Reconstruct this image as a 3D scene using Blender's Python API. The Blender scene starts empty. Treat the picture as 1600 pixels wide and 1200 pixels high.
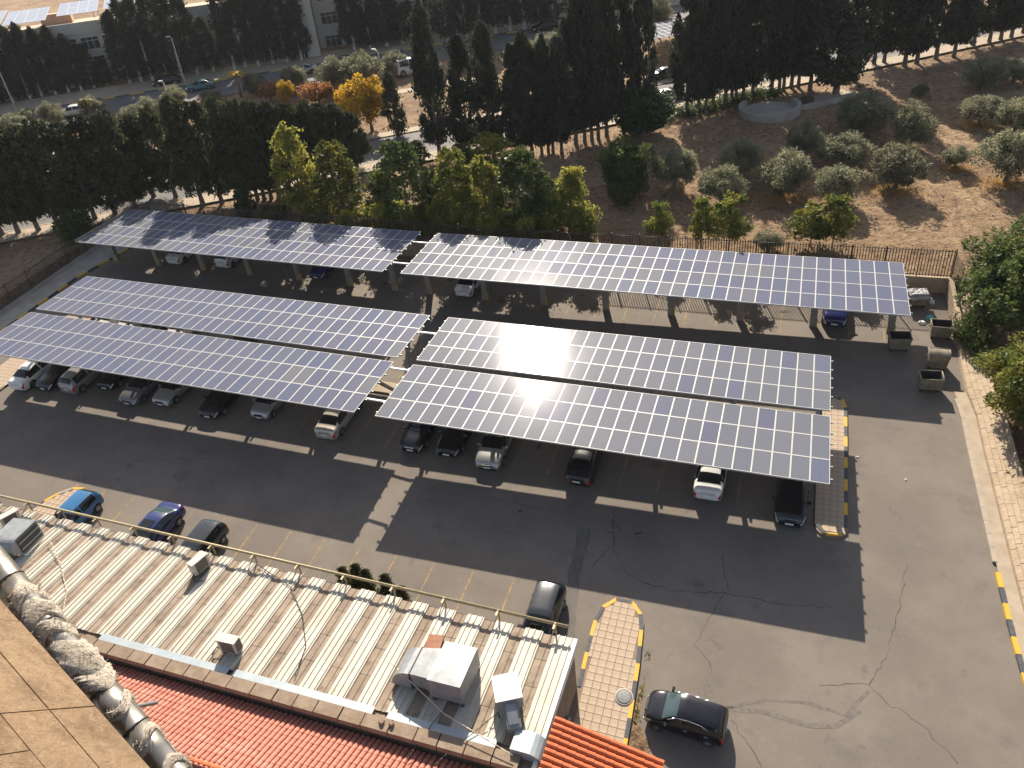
import bpy, math, random
import numpy as np
from mathutils import Vector, Matrix
random.seed(7); rng = np.random.default_rng(7)
sc = bpy.context.scene
COL = sc.collection
# ------------------------------------------------------------------ camera
cam_d = bpy.data.cameras.new('camera'); cam = bpy.data.objects.new('camera', cam_d); COL.objects.link(cam)
RIGHT = Vector((0.94053187, 0.32548249, -0.09726747)); UP = Vector((-0.09967188, 0.53813125, 0.836947)); FWD = Vector((-0.32475425, 0.77748049, -0.53857104))
cam.matrix_world = Matrix(((RIGHT.x, UP.x, -FWD.x, 0), (RIGHT.y, UP.y, -FWD.y, 0), (RIGHT.z, UP.z, -FWD.z, 32.0), (0, 0, 0, 1)))
cam_d.sensor_width = 36.0; cam_d.sensor_fit = 'HORIZONTAL'; cam_d.lens = 1181.84 / 1600 * 36.0
cam_d.clip_start = 0.1; cam_d.clip_end = 3000
sc.camera = cam
# ------------------------------------------------------------------ light
SUN = Vector((-0.27413925, 0.75571893, 0.59475758)).normalized()
EL = math.asin(SUN.z); AZ = math.atan2(SUN.x, SUN.y)
world = bpy.data.worlds.new('World'); sc.world = world; world.use_nodes = True
wn = world.node_tree.nodes; wl = world.node_tree.links
sky = wn.new('ShaderNodeTexSky'); sky.sky_type = 'NISHITA'; sky.sun_disc = False
sky.sun_elevation = EL; sky.sun_rotation = AZ; sky.altitude = 800; sky.dust_density = 3.2; sky.air_density = 1.0
bg = wn['Background']; bg.inputs['Strength'].default_value = 0.078
hsv = wn.new('ShaderNodeHueSaturation'); hsv.inputs['Saturation'].default_value = 0.72; wl.new(sky.outputs[0], hsv.inputs['Color']); wl.new(hsv.outputs[0], bg.inputs['Color'])
sun_d = bpy.data.lights.new('sun', 'SUN'); sun = bpy.data.objects.new('sun', sun_d); COL.objects.link(sun)
sun_d.energy = 4.6; sun_d.angle = math.radians(0.53); sun_d.color = (1.0, 0.9, 0.76)
sun.rotation_euler = SUN.to_track_quat('Z', 'Y').to_euler(); sun.location = (0, 60, 80)
vs = sc.view_settings; vs.view_transform = 'Standard'; vs.look = 'None'; vs.gamma = 1.0; vs.exposure = 1.2; vs.use_curve_mapping = False
sc.cycles.max_bounces = 4; sc.cycles.diffuse_bounces = 2; sc.cycles.volume_bounces = 0; sc.cycles.transmission_bounces = 2; sc.cycles.glossy_bounces = 2; sc.cycles.transparent_max_bounces = 8; sc.cycles.caustics_reflective = False; sc.cycles.caustics_refractive = False
# ------------------------------------------------------------------ terrain functions (metres; camera stands 32 m above the lot datum)
def g(x, y):
    z = -0.16 + 0.10 * (y - 27.4) - 0.013 * (x - 5.6)
    if x < -23: z -= 0.0255 * (x + 23)
    return z
def G(x, y):
    z = g(x, min(y, 150.0)) + (0.05 * (y - 150) if y > 150 else 0)
    if y > 60 or x < -69.5: z += 1.35
    return z
def frame_at(x, y, rz=0.0, dz=0.0, fn=g):
    """matrix standing on the slope at x,y, local X turned by rz"""
    e = 0.05
    gx = (fn(x + e, y) - fn(x - e, y)) / (2 * e); gy = (fn(x, y + e) - fn(x, y - e)) / (2 * e)
    n = Vector((-gx, -gy, 1)).normalized()
    fx = Vector((math.cos(rz), math.sin(rz), 0)); fx = (fx - n * fx.dot(n)).normalized(); fy = n.cross(fx)
    return Matrix(((fx.x, fy.x, n.x, x), (fx.y, fy.y, n.y, y), (fx.z, fy.z, n.z, fn(x, y) + dz), (0, 0, 0, 1)))
ONES = ['', 'first', 'second', 'third', 'fourth', 'fifth', 'sixth', 'seventh', 'eighth', 'ninth', 'tenth', 'eleventh', 'twelfth', 'thirteenth', 'fourteenth', 'fifteenth', 'sixteenth', 'seventeenth', 'eighteenth', 'nineteenth']
def nth(i):
    if i < 20: return ONES[i]
    t = {2: ('twentieth', 'twenty'), 3: ('thirtieth', 'thirty'), 4: ('fortieth', 'forty'), 5: ('fiftieth', 'fifty')}[i // 10]
    return t[0] if i % 10 == 0 else t[1] + '-' + ONES[i % 10]
# ------------------------------------------------------------------ mesh helpers
class MB:
    def __init__(self): self.v = []; self.f = []; self.m = []; self.sm = []
    def face(self, pts, mi=0, smooth=False):
        b = len(self.v); self.v.extend([tuple(p) for p in pts]); self.f.append(tuple(range(b, b + len(pts)))); self.m.append(mi); self.sm.append(smooth)
    def box(self, c, s, mi=0, M=None):
        hx, hy, hz = s[0] / 2, s[1] / 2, s[2] / 2; b = len(self.v)
        for dx, dy, dz in ((-1,-1,-1),(1,-1,-1),(1,1,-1),(-1,1,-1),(-1,-1,1),(1,-1,1),(1,1,1),(-1,1,1)):
            p = Vector((dx * hx, dy * hy, dz * hz))
            if M is not None: p = M @ p
            self.v.append((p.x + c[0], p.y + c[1], p.z + c[2]))
        for q in ((0,3,2,1),(4,5,6,7),(0,1,5,4),(1,2,6,5),(2,3,7,6),(3,0,4,7)):
            self.f.append(tuple(b + k for k in q)); self.m.append(mi); self.sm.append(False)
    def hexa(self, lo, hi, mi=0):
        b = len(self.v); self.v.extend([tuple(p) for p in lo] + [tuple(p) for p in hi])
        n = len(lo)
        self.f.append(tuple(b + k for k in reversed(range(n)))); self.f.append(tuple(b + n + k for k in range(n)))
        for k in range(n):
            j = (k + 1) % n; self.f.append((b + k, b + j, b + n + j, b + n + k))
        self.m += [mi] * (n + 2); self.sm += [False] * (n + 2)
    def tube(self, p0, p1, r0, r1=None, n=8, mi=0, cap=True):
        r1 = r0 if r1 is None else r1
        p0 = Vector(p0); p1 = Vector(p1); d = (p1 - p0).normalized()
        a = d.cross(Vector((0, 0, 1)));
        if a.length < 1e-3: a = Vector((1, 0, 0))
        a.normalize(); c = d.cross(a); b = len(self.v)
        for p, r in ((p0, r0), (p1, r1)):
            for k in range(n):
                t = 2 * math.pi * k / n; q = p + (a * math.cos(t) + c * math.sin(t)) * r; self.v.append(tuple(q))
        for k in range(n):
            j = (k + 1) % n; self.f.append((b + k, b + n + k, b + n + j, b + j)); self.m.append(mi); self.sm.append(True)
        if cap:
            self.f.append(tuple(b + k for k in range(n))); self.f.append(tuple(b + n + k for k in reversed(range(n)))); self.m += [mi, mi]; self.sm += [False, False]
    def path(self, pts, r, n=6, mi=0):
        for a, b in zip(pts[:-1], pts[1:]): self.tube(a, b, r, r, n, mi)
    def lathe(self, prof, n=16, mi=0, axis='z', smooth=True):
        b = len(self.v)
        for (r, h) in prof:
            for k in range(n):
                t = 2 * math.pi * k / n
                p = (r * math.cos(t), r * math.sin(t), h)
                if axis == 'y': p = (p[0], h, p[1])
                self.v.append(p)
        for i in range(len(prof) - 1):
            for k in range(n):
                j = (k + 1) % n
                q = (b + i * n + k, b + i * n + j, b + (i + 1) * n + j, b + (i + 1) * n + k)
                self.f.append(q if axis == 'z' else q[::-1]); self.m.append(mi); self.sm.append(smooth)
    def mesh(self, name, mats):
        me = bpy.data.meshes.new(name); me.from_pydata(self.v, [], self.f)
        for m in mats: me.materials.append(m)
        me.polygons.foreach_set('material_index', self.m); me.polygons.foreach_set('use_smooth', self.sm); me.update()
        return me
    def build(self, name, mats, parent=None, M=None):
        if not isinstance(mats, (list, tuple)): mats = [mats]
        return link(name, self.mesh(name, mats), parent, M)
def link(name, me, parent=None, M=None):
    o = bpy.data.objects.new(name, me); COL.objects.link(o)
    if parent is not None: o.parent = parent
    if M is not None: o.matrix_local = M if isinstance(M, Matrix) else Matrix.Translation(M)
    return o
def tag(o, label=None, cat=None, group=None, kind=None):
    if label: o['label'] = label
    if cat: o['category'] = cat
    if group: o['group'] = group
    if kind: o['kind'] = kind
    return o
def thing(name, label, cat, M=None, group=None, kind=None):
    o = link(name, None, None, M); o.empty_display_size = 0.3
    return tag(o, label, cat, group, kind)
# ------------------------------------------------------------------ materials
def rgb(c): return (c[0], c[1], c[2], 1.0)
def new_mat(name):
    m = bpy.data.materials.new(name); m.use_nodes = True
    return m, m.node_tree.nodes, m.node_tree.links, m.node_tree.nodes['Principled BSDF']
def mat(name, col, rough=0.7, metal=0.0, col2=None, scale=3.0, bump=0.0, bscale=30.0, detail=6.0, coat=0.0, spec=None, lo=0.35, hi=0.65, coords='Object', stretch=None):
    m, n, l, p = new_mat(name)
    p.inputs['Roughness'].default_value = rough; p.inputs['Metallic'].default_value = metal
    if coat: p.inputs['Coat Weight'].default_value = coat; p.inputs['Coat Roughness'].default_value = 0.06
    if spec is not None: p.inputs['Specular IOR Level'].default_value = spec
    p.inputs['Base Color'].default_value = rgb(col)
    tc = n.new('ShaderNodeTexCoord'); src = tc.outputs[coords]
    if stretch:
        mp = n.new('ShaderNodeMapping'); mp.inputs['Scale'].default_value = stretch; l.new(src, mp.inputs['Vector']); src = mp.outputs[0]
    if col2 is not None:
        t = n.new('ShaderNodeTexNoise'); t.inputs['Scale'].default_value = scale; t.inputs['Detail'].default_value = detail; t.inputs['Roughness'].default_value = 0.6
        l.new(src, t.inputs['Vector'])
        r = n.new('ShaderNodeValToRGB'); r.color_ramp.elements[0].position = lo; r.color_ramp.elements[1].position = hi
        r.color_ramp.elements[0].color = rgb(col); r.color_ramp.elements[1].color = rgb(col2)
        l.new(t.outputs[0], r.inputs[0]); l.new(r.outputs[0], p.inputs['Base Color'])
    if bump:
        b = n.new('ShaderNodeBump'); b.inputs['Strength'].default_value = bump; b.inputs['Distance'].default_value = 0.05
        t2 = n.new('ShaderNodeTexNoise'); t2.inputs['Scale'].default_value = bscale; t2.inputs['Detail'].default_value = 4
        l.new(src, t2.inputs['Vector']); l.new(t2.outputs[0], b.inputs['Height']); l.new(b.outputs[0], p.inputs['Normal'])
    return m
def multi(name, layers, rough=0.9, bump=0.3, bscale=8.0, bdist=0.05, spec=0.3):
    """layers: first colour, then (colour, noise scale, lo, hi, strength)"""
    m, n, l, p = new_mat(name); p.inputs['Roughness'].default_value = rough; p.inputs['Specular IOR Level'].default_value = spec
    tc = n.new('ShaderNodeTexCoord'); cur = None
    rg = n.new('ShaderNodeRGB'); rg.outputs[0].default_value = rgb(layers[0]); cur = rg.outputs[0]
    for i, (c, s, lo, hi, k) in enumerate(layers[1:]):
        mp = n.new('ShaderNodeMapping'); mp.inputs['Location'].default_value = (13.7 * i, 7.1 * i, 3.3 * i); l.new(tc.outputs['Object'], mp.inputs[0])
        t = n.new('ShaderNodeTexNoise'); t.inputs['Scale'].default_value = s; t.inputs['Detail'].default_value = 8; t.inputs['Roughness'].default_value = 0.62; l.new(mp.outputs[0], t.inputs['Vector'])
        mr = n.new('ShaderNodeMapRange'); mr.inputs['From Min'].default_value = lo; mr.inputs['From Max'].default_value = hi; mr.inputs['To Max'].default_value = k; l.new(t.outputs[0], mr.inputs['Value'])
        mx = n.new('ShaderNodeMix'); mx.data_type = 'RGBA'; l.new(mr.outputs[0], mx.inputs['Factor']); l.new(cur, mx.inputs['A']); mx.inputs['B'].default_value = rgb(c); cur = mx.outputs['Result']
    l.new(cur, p.inputs['Base Color'])
    if bump:
        t2 = n.new('ShaderNodeTexNoise'); t2.inputs['Scale'].default_value = bscale; t2.inputs['Detail'].default_value = 8; t2.inputs['Roughness'].default_value = 0.7; l.new(tc.outputs['Object'], t2.inputs['Vector'])
        b = n.new('ShaderNodeBump'); b.inputs['Strength'].default_value = bump; b.inputs['Distance'].default_value = bdist; l.new(t2.outputs[0], b.inputs['Height']); l.new(b.outputs[0], p.inputs['Normal'])
    return m
def leaf_mat(name, c1, c2, trans=0.35, scale=0.6):
    m, n, l, p = new_mat(name); p.inputs['Roughness'].default_value = 0.55; p.inputs['Specular IOR Level'].default_value = 0.25
    tc = n.new('ShaderNodeTexCoord'); t = n.new('ShaderNodeTexNoise'); t.inputs['Scale'].default_value = scale; t.inputs['Detail'].default_value = 5
    oi = n.new('ShaderNodeObjectInfo'); ad = n.new('ShaderNodeVectorMath'); ad.operation = 'ADD'
    l.new(tc.outputs['Object'], ad.inputs[0]); l.new(oi.outputs['Location'], ad.inputs[1]); l.new(ad.outputs[0], t.inputs['Vector'])
    r = n.new('ShaderNodeValToRGB'); r.color_ramp.elements[0].position = 0.36; r.color_ramp.elements[1].position = 0.66
    r.color_ramp.elements[0].color = rgb(c1); r.color_ramp.elements[1].color = rgb(c2); l.new(t.outputs[0], r.inputs[0])
    hs = n.new('ShaderNodeHueSaturation'); mr = n.new('ShaderNodeMapRange'); mr.inputs['To Min'].default_value = 0.8; mr.inputs['To Max'].default_value = 1.25
    l.new(oi.outputs['Random'], mr.inputs['Value']); l.new(mr.outputs[0], hs.inputs['Value']); l.new(r.outputs[0], hs.inputs['Color'])
    l.new(hs.outputs[0], p.inputs['Base Color'])
    tr = n.new('ShaderNodeBsdfTranslucent'); l.new(hs.outputs[0], tr.inputs['Color'])
    mx = n.new('ShaderNodeMixShader'); mx.inputs[0].default_value = trans
    l.new(p.outputs[0], mx.inputs[1]); l.new(tr.outputs[0], mx.inputs[2]); l.new(mx.outputs[0], n['Material Output'].inputs['Surface'])
    return m
def panel_mat(name, c1, c2, rough):
    """solar cells behind dusty glass: 6 x 10 cells with thin silver lines"""
    m, n, l, p = new_mat(name)
    tc = n.new('ShaderNodeTexCoord'); sp = n.new('ShaderNodeSeparateXYZ'); l.new(tc.outputs['Object'], sp.inputs[0])
    lines = []
    for ax, num, off in (('X', 1 / 0.155, 0.0), ('Y', 1 / 0.158, 0.0)):
        mu = n.new('ShaderNodeMath'); mu.operation = 'MULTIPLY'; mu.inputs[1].default_value = num; l.new(sp.outputs[ax], mu.inputs[0])
        fr = n.new('ShaderNodeMath'); fr.operation = 'FRACT'; l.new(mu.outputs[0], fr.inputs[0])
        lt = n.new('ShaderNodeMath'); lt.operation = 'LESS_THAN'; lt.inputs[1].default_value = 0.05; l.new(fr.outputs[0], lt.inputs[0]); lines.append(lt)
    mxm = n.new('ShaderNodeMath'); mxm.operation = 'MAXIMUM'; l.new(lines[0].outputs[0], mxm.inputs[0]); l.new(lines[1].outputs[0], mxm.inputs[1])
    oi = n.new('ShaderNodeObjectInfo'); t = n.new('ShaderNodeTexNoise'); t.inputs['Scale'].default_value = 1.3; t.inputs['Detail'].default_value = 4
    ad = n.new('ShaderNodeVectorMath'); l.new(tc.outputs['Object'], ad.inputs[0]); l.new(oi.outputs['Location'], ad.inputs[1]); l.new(ad.outputs[0], t.inputs['Vector'])
    av = n.new('ShaderNodeMath'); av.operation = 'MULTIPLY_ADD'; av.inputs[1].default_value = 0.75; l.new(oi.outputs['Random'], av.inputs[0])
    tm = n.new('ShaderNodeMath'); tm.operation = 'MULTIPLY'; tm.inputs[1].default_value = 0.45; l.new(t.outputs[0], tm.inputs[0]); l.new(tm.outputs[0], av.inputs[2])
    cr = n.new('ShaderNodeMix'); cr.data_type = 'RGBA'; l.new(av.outputs[0], cr.inputs['Factor']); cr.inputs['A'].default_value = rgb(c1); cr.inputs['B'].default_value = rgb(c2)
    c3 = n.new('ShaderNodeMix'); c3.data_type = 'RGBA'; l.new(mxm.outputs[0], c3.inputs['Factor']); l.new(cr.outputs['Result'], c3.inputs['A']); c3.inputs['B'].default_value = (0.16, 0.17, 0.22, 1)
    l.new(c3.outputs['Result'], p.inputs['Base Color'])
    rr = n.new('ShaderNodeMapRange'); rr.inputs['To Min'].default_value = rough * 0.8; rr.inputs['To Max'].default_value = rough * 1.25; l.new(oi.outputs['Random'], rr.inputs['Value'])
    l.new(rr.outputs[0], p.inputs['Roughness']); p.inputs['IOR'].default_value = 1.5
    p.inputs['Specular IOR Level'].default_value = 0.008
    p.inputs['Coat Weight'].default_value = 0.12; p.inputs['Coat Roughness'].default_value = 0.105
    return m
M = {}
HAZE = 0.00009
M['asphalt'] = multi('asphalt', [(0.145, 0.121, 0.1), ((0.185, 0.155, 0.126), 0.22, 0.38, 0.62, 1), ((0.10, 0.092, 0.085), 0.6, 0.55, 0.75, 0.6), ((0.23, 0.2, 0.165), 2.6, 0.6, 0.78, 0.5), ((0.065, 0.058, 0.052), 0.75, 0.62, 0.76, 0.6), ((0.26, 0.225, 0.185), 9.0, 0.66, 0.76, 0.5), ((0.09, 0.083, 0.077), 26.0, 0.45, 0.7, 0.5)], rough=0.88, bump=0.25, bscale=45, bdist=0.02)
M['road'] = multi('road_asphalt', [(0.11, 0.105, 0.1), ((0.15, 0.14, 0.13), 0.3, 0.4, 0.6, 1), ((0.08, 0.075, 0.07), 1.2, 0.55, 0.8, 0.6)], rough=0.85, bump=0.2, bscale=30)
M['soil'] = multi('field_soil', [(0.22, 0.135, 0.074), ((0.34, 0.225, 0.128), 0.12, 0.38, 0.62, 1), ((0.43, 0.31, 0.18), 0.7, 0.5, 0.72, 0.75), ((0.085, 0.046, 0.027), 1.8, 0.5, 0.68, 0.85), ((0.4, 0.3, 0.19), 6.0, 0.6, 0.75, 0.7)], rough=0.95, bump=1.0, bscale=2.2, bdist=0.5)
M['pave'] = multi('pavement_concrete', [(0.31, 0.245, 0.175), ((0.37, 0.30, 0.22), 1.2, 0.4, 0.65, 1), ((0.2, 0.155, 0.115), 2.5, 0.55, 0.8, 0.6)], rough=0.85, bump=0.15, bscale=20)
M['tile'] = multi('paving_tile', [(0.36, 0.27, 0.19), ((0.42, 0.33, 0.24), 2.2, 0.4, 0.65, 1), ((0.25, 0.18, 0.12), 5.0, 0.6, 0.85, 0.6)], rough=0.8, bump=0.1, bscale=40)
M['grout'] = mat('grout', (0.24, 0.17, 0.12), 0.95, col2=(0.17, 0.12, 0.09))
M['kerb_y'] = multi('kerb_yellow', [(0.56, 0.33, 0.035), ((0.42, 0.27, 0.06), 3.0, 0.5, 0.75, 0.9), ((0.3, 0.26, 0.2), 9.0, 0.6, 0.72, 0.9)], rough=0.65, bump=0.15, bscale=25)
M['kerb_k'] = multi('kerb_black', [(0.055, 0.06, 0.068), ((0.11, 0.11, 0.11), 3.0, 0.5, 0.75, 0.9), ((0.26, 0.23, 0.19), 9.0, 0.62, 0.74, 0.8)], rough=0.7, bump=0.15, bscale=25)
M['kerb_pale'] = multi('kerb_pale', [(0.36, 0.295, 0.225), ((0.25, 0.23, 0.2), 2.0, 0.45, 0.7, 0.9), ((0.55, 0.36, 0.1), 1.1, 0.62, 0.7, 0.5)], rough=0.8, bump=0.15, bscale=25)
M['line'] = multi('worn_yellow_paint', [(0.36, 0.235, 0.07), ((0.17, 0.14, 0.105), 2.6, 0.40, 0.62, 1.0), ((0.13, 0.118, 0.104), 14.0, 0.45, 0.6, 0.8)], rough=0.85, bump=0.1)
M['crack'] = mat('crack_dark', (0.04, 0.034, 0.03), 0.95, col2=(0.10, 0.085, 0.07), scale=2.5)
M['tyremark'] = mat('tyre_rubber_mark', (0.10, 0.087, 0.074), 0.9, col2=(0.15, 0.127, 0.105), scale=5)
M['cell3'] = panel_mat('solar_glass_sky_reflection', (0.30, 0.33, 0.40), (0.36, 0.39, 0.46), 0.4)  # far roof arrays: grazing sky reflection painted into the cell colour
M['patch'] = multi('asphalt_patch', [(0.105, 0.095, 0.085), ((0.14, 0.125, 0.108), 1.0, 0.4, 0.65, 1), ((0.075, 0.07, 0.065), 20.0, 0.45, 0.7, 0.5)], rough=0.9, bump=0.3, bscale=40, bdist=0.02)
M['stone_wall'] = multi('limestone_wall', [(0.33, 0.25, 0.17), ((0.4, 0.31, 0.22), 1.4, 0.4, 0.62, 1), ((0.2, 0.14, 0.09), 3.5, 0.55, 0.75, 0.8)], rough=0.9, bump=0.6, bscale=6, bdist=0.08)
M['concrete'] = multi('concrete', [(0.3, 0.27, 0.23), ((0.38, 0.34, 0.29), 0.8, 0.4, 0.62, 1), ((0.2, 0.18, 0.15), 3.5, 0.55, 0.75, 0.6)], rough=0.9, bump=0.2, bscale=15)
M['post'] = multi('canopy_post_paint', [(0.2, 0.185, 0.16), ((0.26, 0.24, 0.2), 1.5, 0.4, 0.62, 1)], rough=0.6, bump=0.0)
M['steel'] = mat('galvanised_steel', (0.24, 0.245, 0.25), 0.5, 0.6, col2=(0.34, 0.34, 0.34), scale=2)
M['alu'] = mat('aluminium_frame', (0.42, 0.415, 0.395), 0.5, 0.0, col2=(0.36, 0.355, 0.34), scale=2)
M['white_bar'] = mat('white_bar', (0.75, 0.74, 0.7), 0.5)
M['fence'] = mat('fence_paint', (0.045, 0.04, 0.037), 0.6, 0.2, col2=(0.085, 0.06, 0.045), scale=6)
M['cell0'] = panel_mat('solar_glass_violet', (0.094, 0.099, 0.146), (0.112, 0.114, 0.152), 0.4)
M['cell1'] = panel_mat('solar_glass_blue', (0.086, 0.098, 0.154), (0.104, 0.112, 0.152), 0.4)
M['cell2'] = panel_mat('solar_glass_grey', (0.110, 0.118, 0.142), (0.130, 0.134, 0.150), 0.4)
M['sheet'] = multi('white_roof_sheet', [(0.46, 0.43, 0.36), ((0.38, 0.34, 0.27), 0.5, 0.42, 0.66, 0.9), ((0.3, 0.22, 0.14), 2.6, 0.58, 0.75, 0.7)], rough=0.55, bump=0.0)
M['valley'] = multi('dusty_roof_valley', [(0.215, 0.165, 0.12), ((0.29, 0.225, 0.165), 0.8, 0.4, 0.62, 1), ((0.11, 0.078, 0.058), 2.2, 0.5, 0.75, 0.8)], rough=0.85, bump=0.1, bscale=12)
M['coping'] = multi('stone_coping', [(0.2, 0.145, 0.1), ((0.26, 0.195, 0.14), 1.4, 0.4, 0.62, 1), ((0.12, 0.085, 0.06), 4.5, 0.55, 0.75, 0.7)], rough=0.9, bump=0.4, bscale=8)
M['flash'] = mat('zinc_flashing', (0.27, 0.31, 0.33), 0.5, 0.2, col2=(0.34, 0.37, 0.38), scale=1.5)
M['duct'] = mat('galvanised_duct', (0.2, 0.213, 0.218), 0.45, 0.25, col2=(0.28, 0.29, 0.292), scale=2.2, bump=0.05, bscale=4)
M['ductdark'] = mat('duct_dark', (0.05, 0.045, 0.04), 0.7)
M['acwhite'] = mat('air_conditioner_casing', (0.52, 0.48, 0.42), 0.5, col2=(0.42, 0.38, 0.32), scale=3)
M['acgrille'] = mat('air_conditioner_grille', (0.075, 0.065, 0.055), 0.6, col2=(0.12, 0.1, 0.08), scale=20)
M['redtile'] = multi('red_clay_tile', [(0.40, 0.135, 0.09), ((0.46, 0.195, 0.14), 1.3, 0.42, 0.62, 1), ((0.52, 0.29, 0.22), 4.0, 0.5, 0.75, 0.8), ((0.26, 0.055, 0.035), 3.0, 0.62, 0.8, 0.5)], rough=0.75, bump=0.1, bscale=20)
M['orangetile'] = multi('orange_clay_tile', [(0.40, 0.095, 0.03), ((0.47, 0.13, 0.05), 1.5, 0.42, 0.62, 1), ((0.24, 0.055, 0.025), 3.0, 0.58, 0.8, 0.7)], rough=0.6, bump=0.1, bscale=20)
M['pipe_brass'] = mat('weathered_rail_pipe', (0.40, 0.31, 0.15), 0.55, 0.1, col2=(0.26, 0.21, 0.13), scale=5)
M['cable'] = mat('cable_black', (0.03, 0.028, 0.026), 0.6)
M['rope'] = mat('pale_rope', (0.5, 0.42, 0.32), 0.9)
M['sandstone'] = multi('sandstone_cladding', [(0.19, 0.125, 0.072), ((0.25, 0.17, 0.10), 3.0, 0.38, 0.6, 1), ((0.14, 0.088, 0.05), 12.0, 0.48, 0.7, 0.85), ((0.32, 0.235, 0.155), 45.0, 0.55, 0.72, 0.7)], rough=0.9, bump=0.8, bscale=40, bdist=0.012)
M['foil'] = mat('metal_pipe_jacket', (0.26, 0.235, 0.2), 0.3, 0.75, col2=(0.36, 0.335, 0.29), scale=6, bump=0.08, bscale=8)
M['wool'] = multi('frayed_insulation', [(0.50, 0.43, 0.34), ((0.6, 0.54, 0.45), 30.0, 0.4, 0.62, 1), ((0.34, 0.25, 0.17), 18.0, 0.6, 0.8, 0.6)], rough=0.95, bump=0.8, bscale=60, bdist=0.03)
M['glass'] = mat('car_glass', (0.008, 0.01, 0.012), 0.05, spec=0.5)
M['glass_teal'] = mat('car_glass_teal', (0.045, 0.07, 0.072), 0.05, spec=0.5)
M['rubber'] = mat('tyre_rubber', (0.018, 0.018, 0.018), 0.85)
M['rim'] = mat('alloy_rim', (0.5, 0.5, 0.5), 0.35, 0.7)
M['under'] = mat('car_underbody', (0.012, 0.012, 0.012), 0.9)
M['lamp_clear'] = mat('headlamp', (0.62, 0.63, 0.62), 0.15, 0.3, coat=0.5)
M['lamp_red'] = mat('tail_lamp', (0.42, 0.012, 0.012), 0.2, coat=0.6)
M['plate'] = mat('number_plate', (0.75, 0.75, 0.72), 0.5)
M['grille'] = mat('car_grille', (0.02, 0.02, 0.022), 0.4)
M['chrome'] = mat('chrome_trim', (0.75, 0.75, 0.75), 0.2, 0.9)
M['bark'] = mat('bark', (0.11, 0.085, 0.065), 0.95, col2=(0.19, 0.15, 0.115), scale=4, bump=0.6, bscale=12)
M['bark_white'] = mat('limewashed_bark', (0.5, 0.48, 0.44), 0.9, col2=(0.36, 0.33, 0.29), scale=3)
M['cypress'] = leaf_mat('cypress_foliage', (0.03, 0.037, 0.027), (0.065, 0.072, 0.045), 0.3, 0.5)
M['cypress2'] = leaf_mat('cypress_foliage_olive', (0.034, 0.042, 0.022), (0.085, 0.09, 0.04), 0.32, 0.5)
M['olive'] = leaf_mat('olive_foliage', (0.12, 0.13, 0.076), (0.28, 0.27, 0.165), 0.45, 0.7)
M['green'] = leaf_mat('broadleaf_green', (0.045, 0.075, 0.022), (0.13, 0.155, 0.04), 0.42, 0.8)
M['poplar'] = leaf_mat('poplar_leaves', (0.15, 0.175, 0.04), (0.38, 0.34, 0.07), 0.6, 0.6)
M['darkgreen'] = leaf_mat('dark_broadleaf', (0.025, 0.045, 0.016), (0.05, 0.075, 0.026), 0.3, 0.8)
M['yellow'] = leaf_mat('autumn_yellow_leaves', (0.42, 0.24, 0.018), (0.62, 0.40, 0.03), 0.45, 0.8)
M['rust'] = leaf_mat('autumn_rust_leaves', (0.22, 0.09, 0.03), (0.32, 0.15, 0.05), 0.4, 0.8)
M['citrus'] = leaf_mat('citrus_leaves', (0.07, 0.10, 0.02), (0.22, 0.2, 0.035), 0.45, 0.7)
M['straw'] = leaf_mat('dry_grass', (0.45, 0.26, 0.08), (0.58, 0.38, 0.14), 0.3, 1.0)
M['rock'] = mat('field_stone', (0.36, 0.29, 0.21), 0.95, col2=(0.5, 0.43, 0.34), scale=5)
M['facade'] = multi('limestone_facade', [(0.42, 0.38, 0.33), ((0.48, 0.44, 0.38), 0.5, 0.4, 0.62, 1), ((0.33, 0.29, 0.25), 2.5, 0.55, 0.75, 0.5)], rough=0.9, bump=0.1)
M['win'] = mat('dark_window_glass', (0.02, 0.023, 0.028), 0.12, spec=0.6)
M['winframe'] = mat('window_frame_paint', (0.5, 0.5, 0.5), 0.5)
M['roofdeck'] = multi('roof_deck', [(0.42, 0.29, 0.2), ((0.5, 0.36, 0.26), 0.4, 0.4, 0.62, 1)], rough=0.9, bump=0.0)
M['dump'] = multi('rusty_dumpster_paint', [(0.19, 0.165, 0.12), ((0.27, 0.235, 0.17), 2.0, 0.42, 0.62, 1), ((0.12, 0.06, 0.03), 5.0, 0.56, 0.72, 0.9)], rough=0.75, bump=0.15, bscale=10)
M['dumpin'] = mat('dumpster_inside', (0.03, 0.026, 0.022), 0.9)
M['tarp'] = mat('grey_tarpaulin', (0.3, 0.29, 0.29), 0.7, col2=(0.4, 0.39, 0.38), scale=3, bump=0.4, bscale=5)
M['manhole'] = mat('manhole_iron', (0.12, 0.125, 0.125), 0.6, 0.3, col2=(0.18, 0.18, 0.175), scale=12, bump=0.4, bscale=40)
M['rustplate'] = mat('rusty_plate', (0.22, 0.09, 0.05), 0.85, col2=(0.28, 0.13, 0.075), scale=4)
M['pole'] = mat('lamp_pole_paint', (0.6, 0.6, 0.58), 0.5)
M['mattwhite'] = mat('matt_white', (0.7, 0.68, 0.64), 0.7)
M['teal'] = mat('teal_plastic', (0.05, 0.45, 0.38), 0.5)
def paint(name, c, rough=0.22, metal=0.0): return mat('car_paint_' + name, c, rough, metal, coat=0.35)
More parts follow.
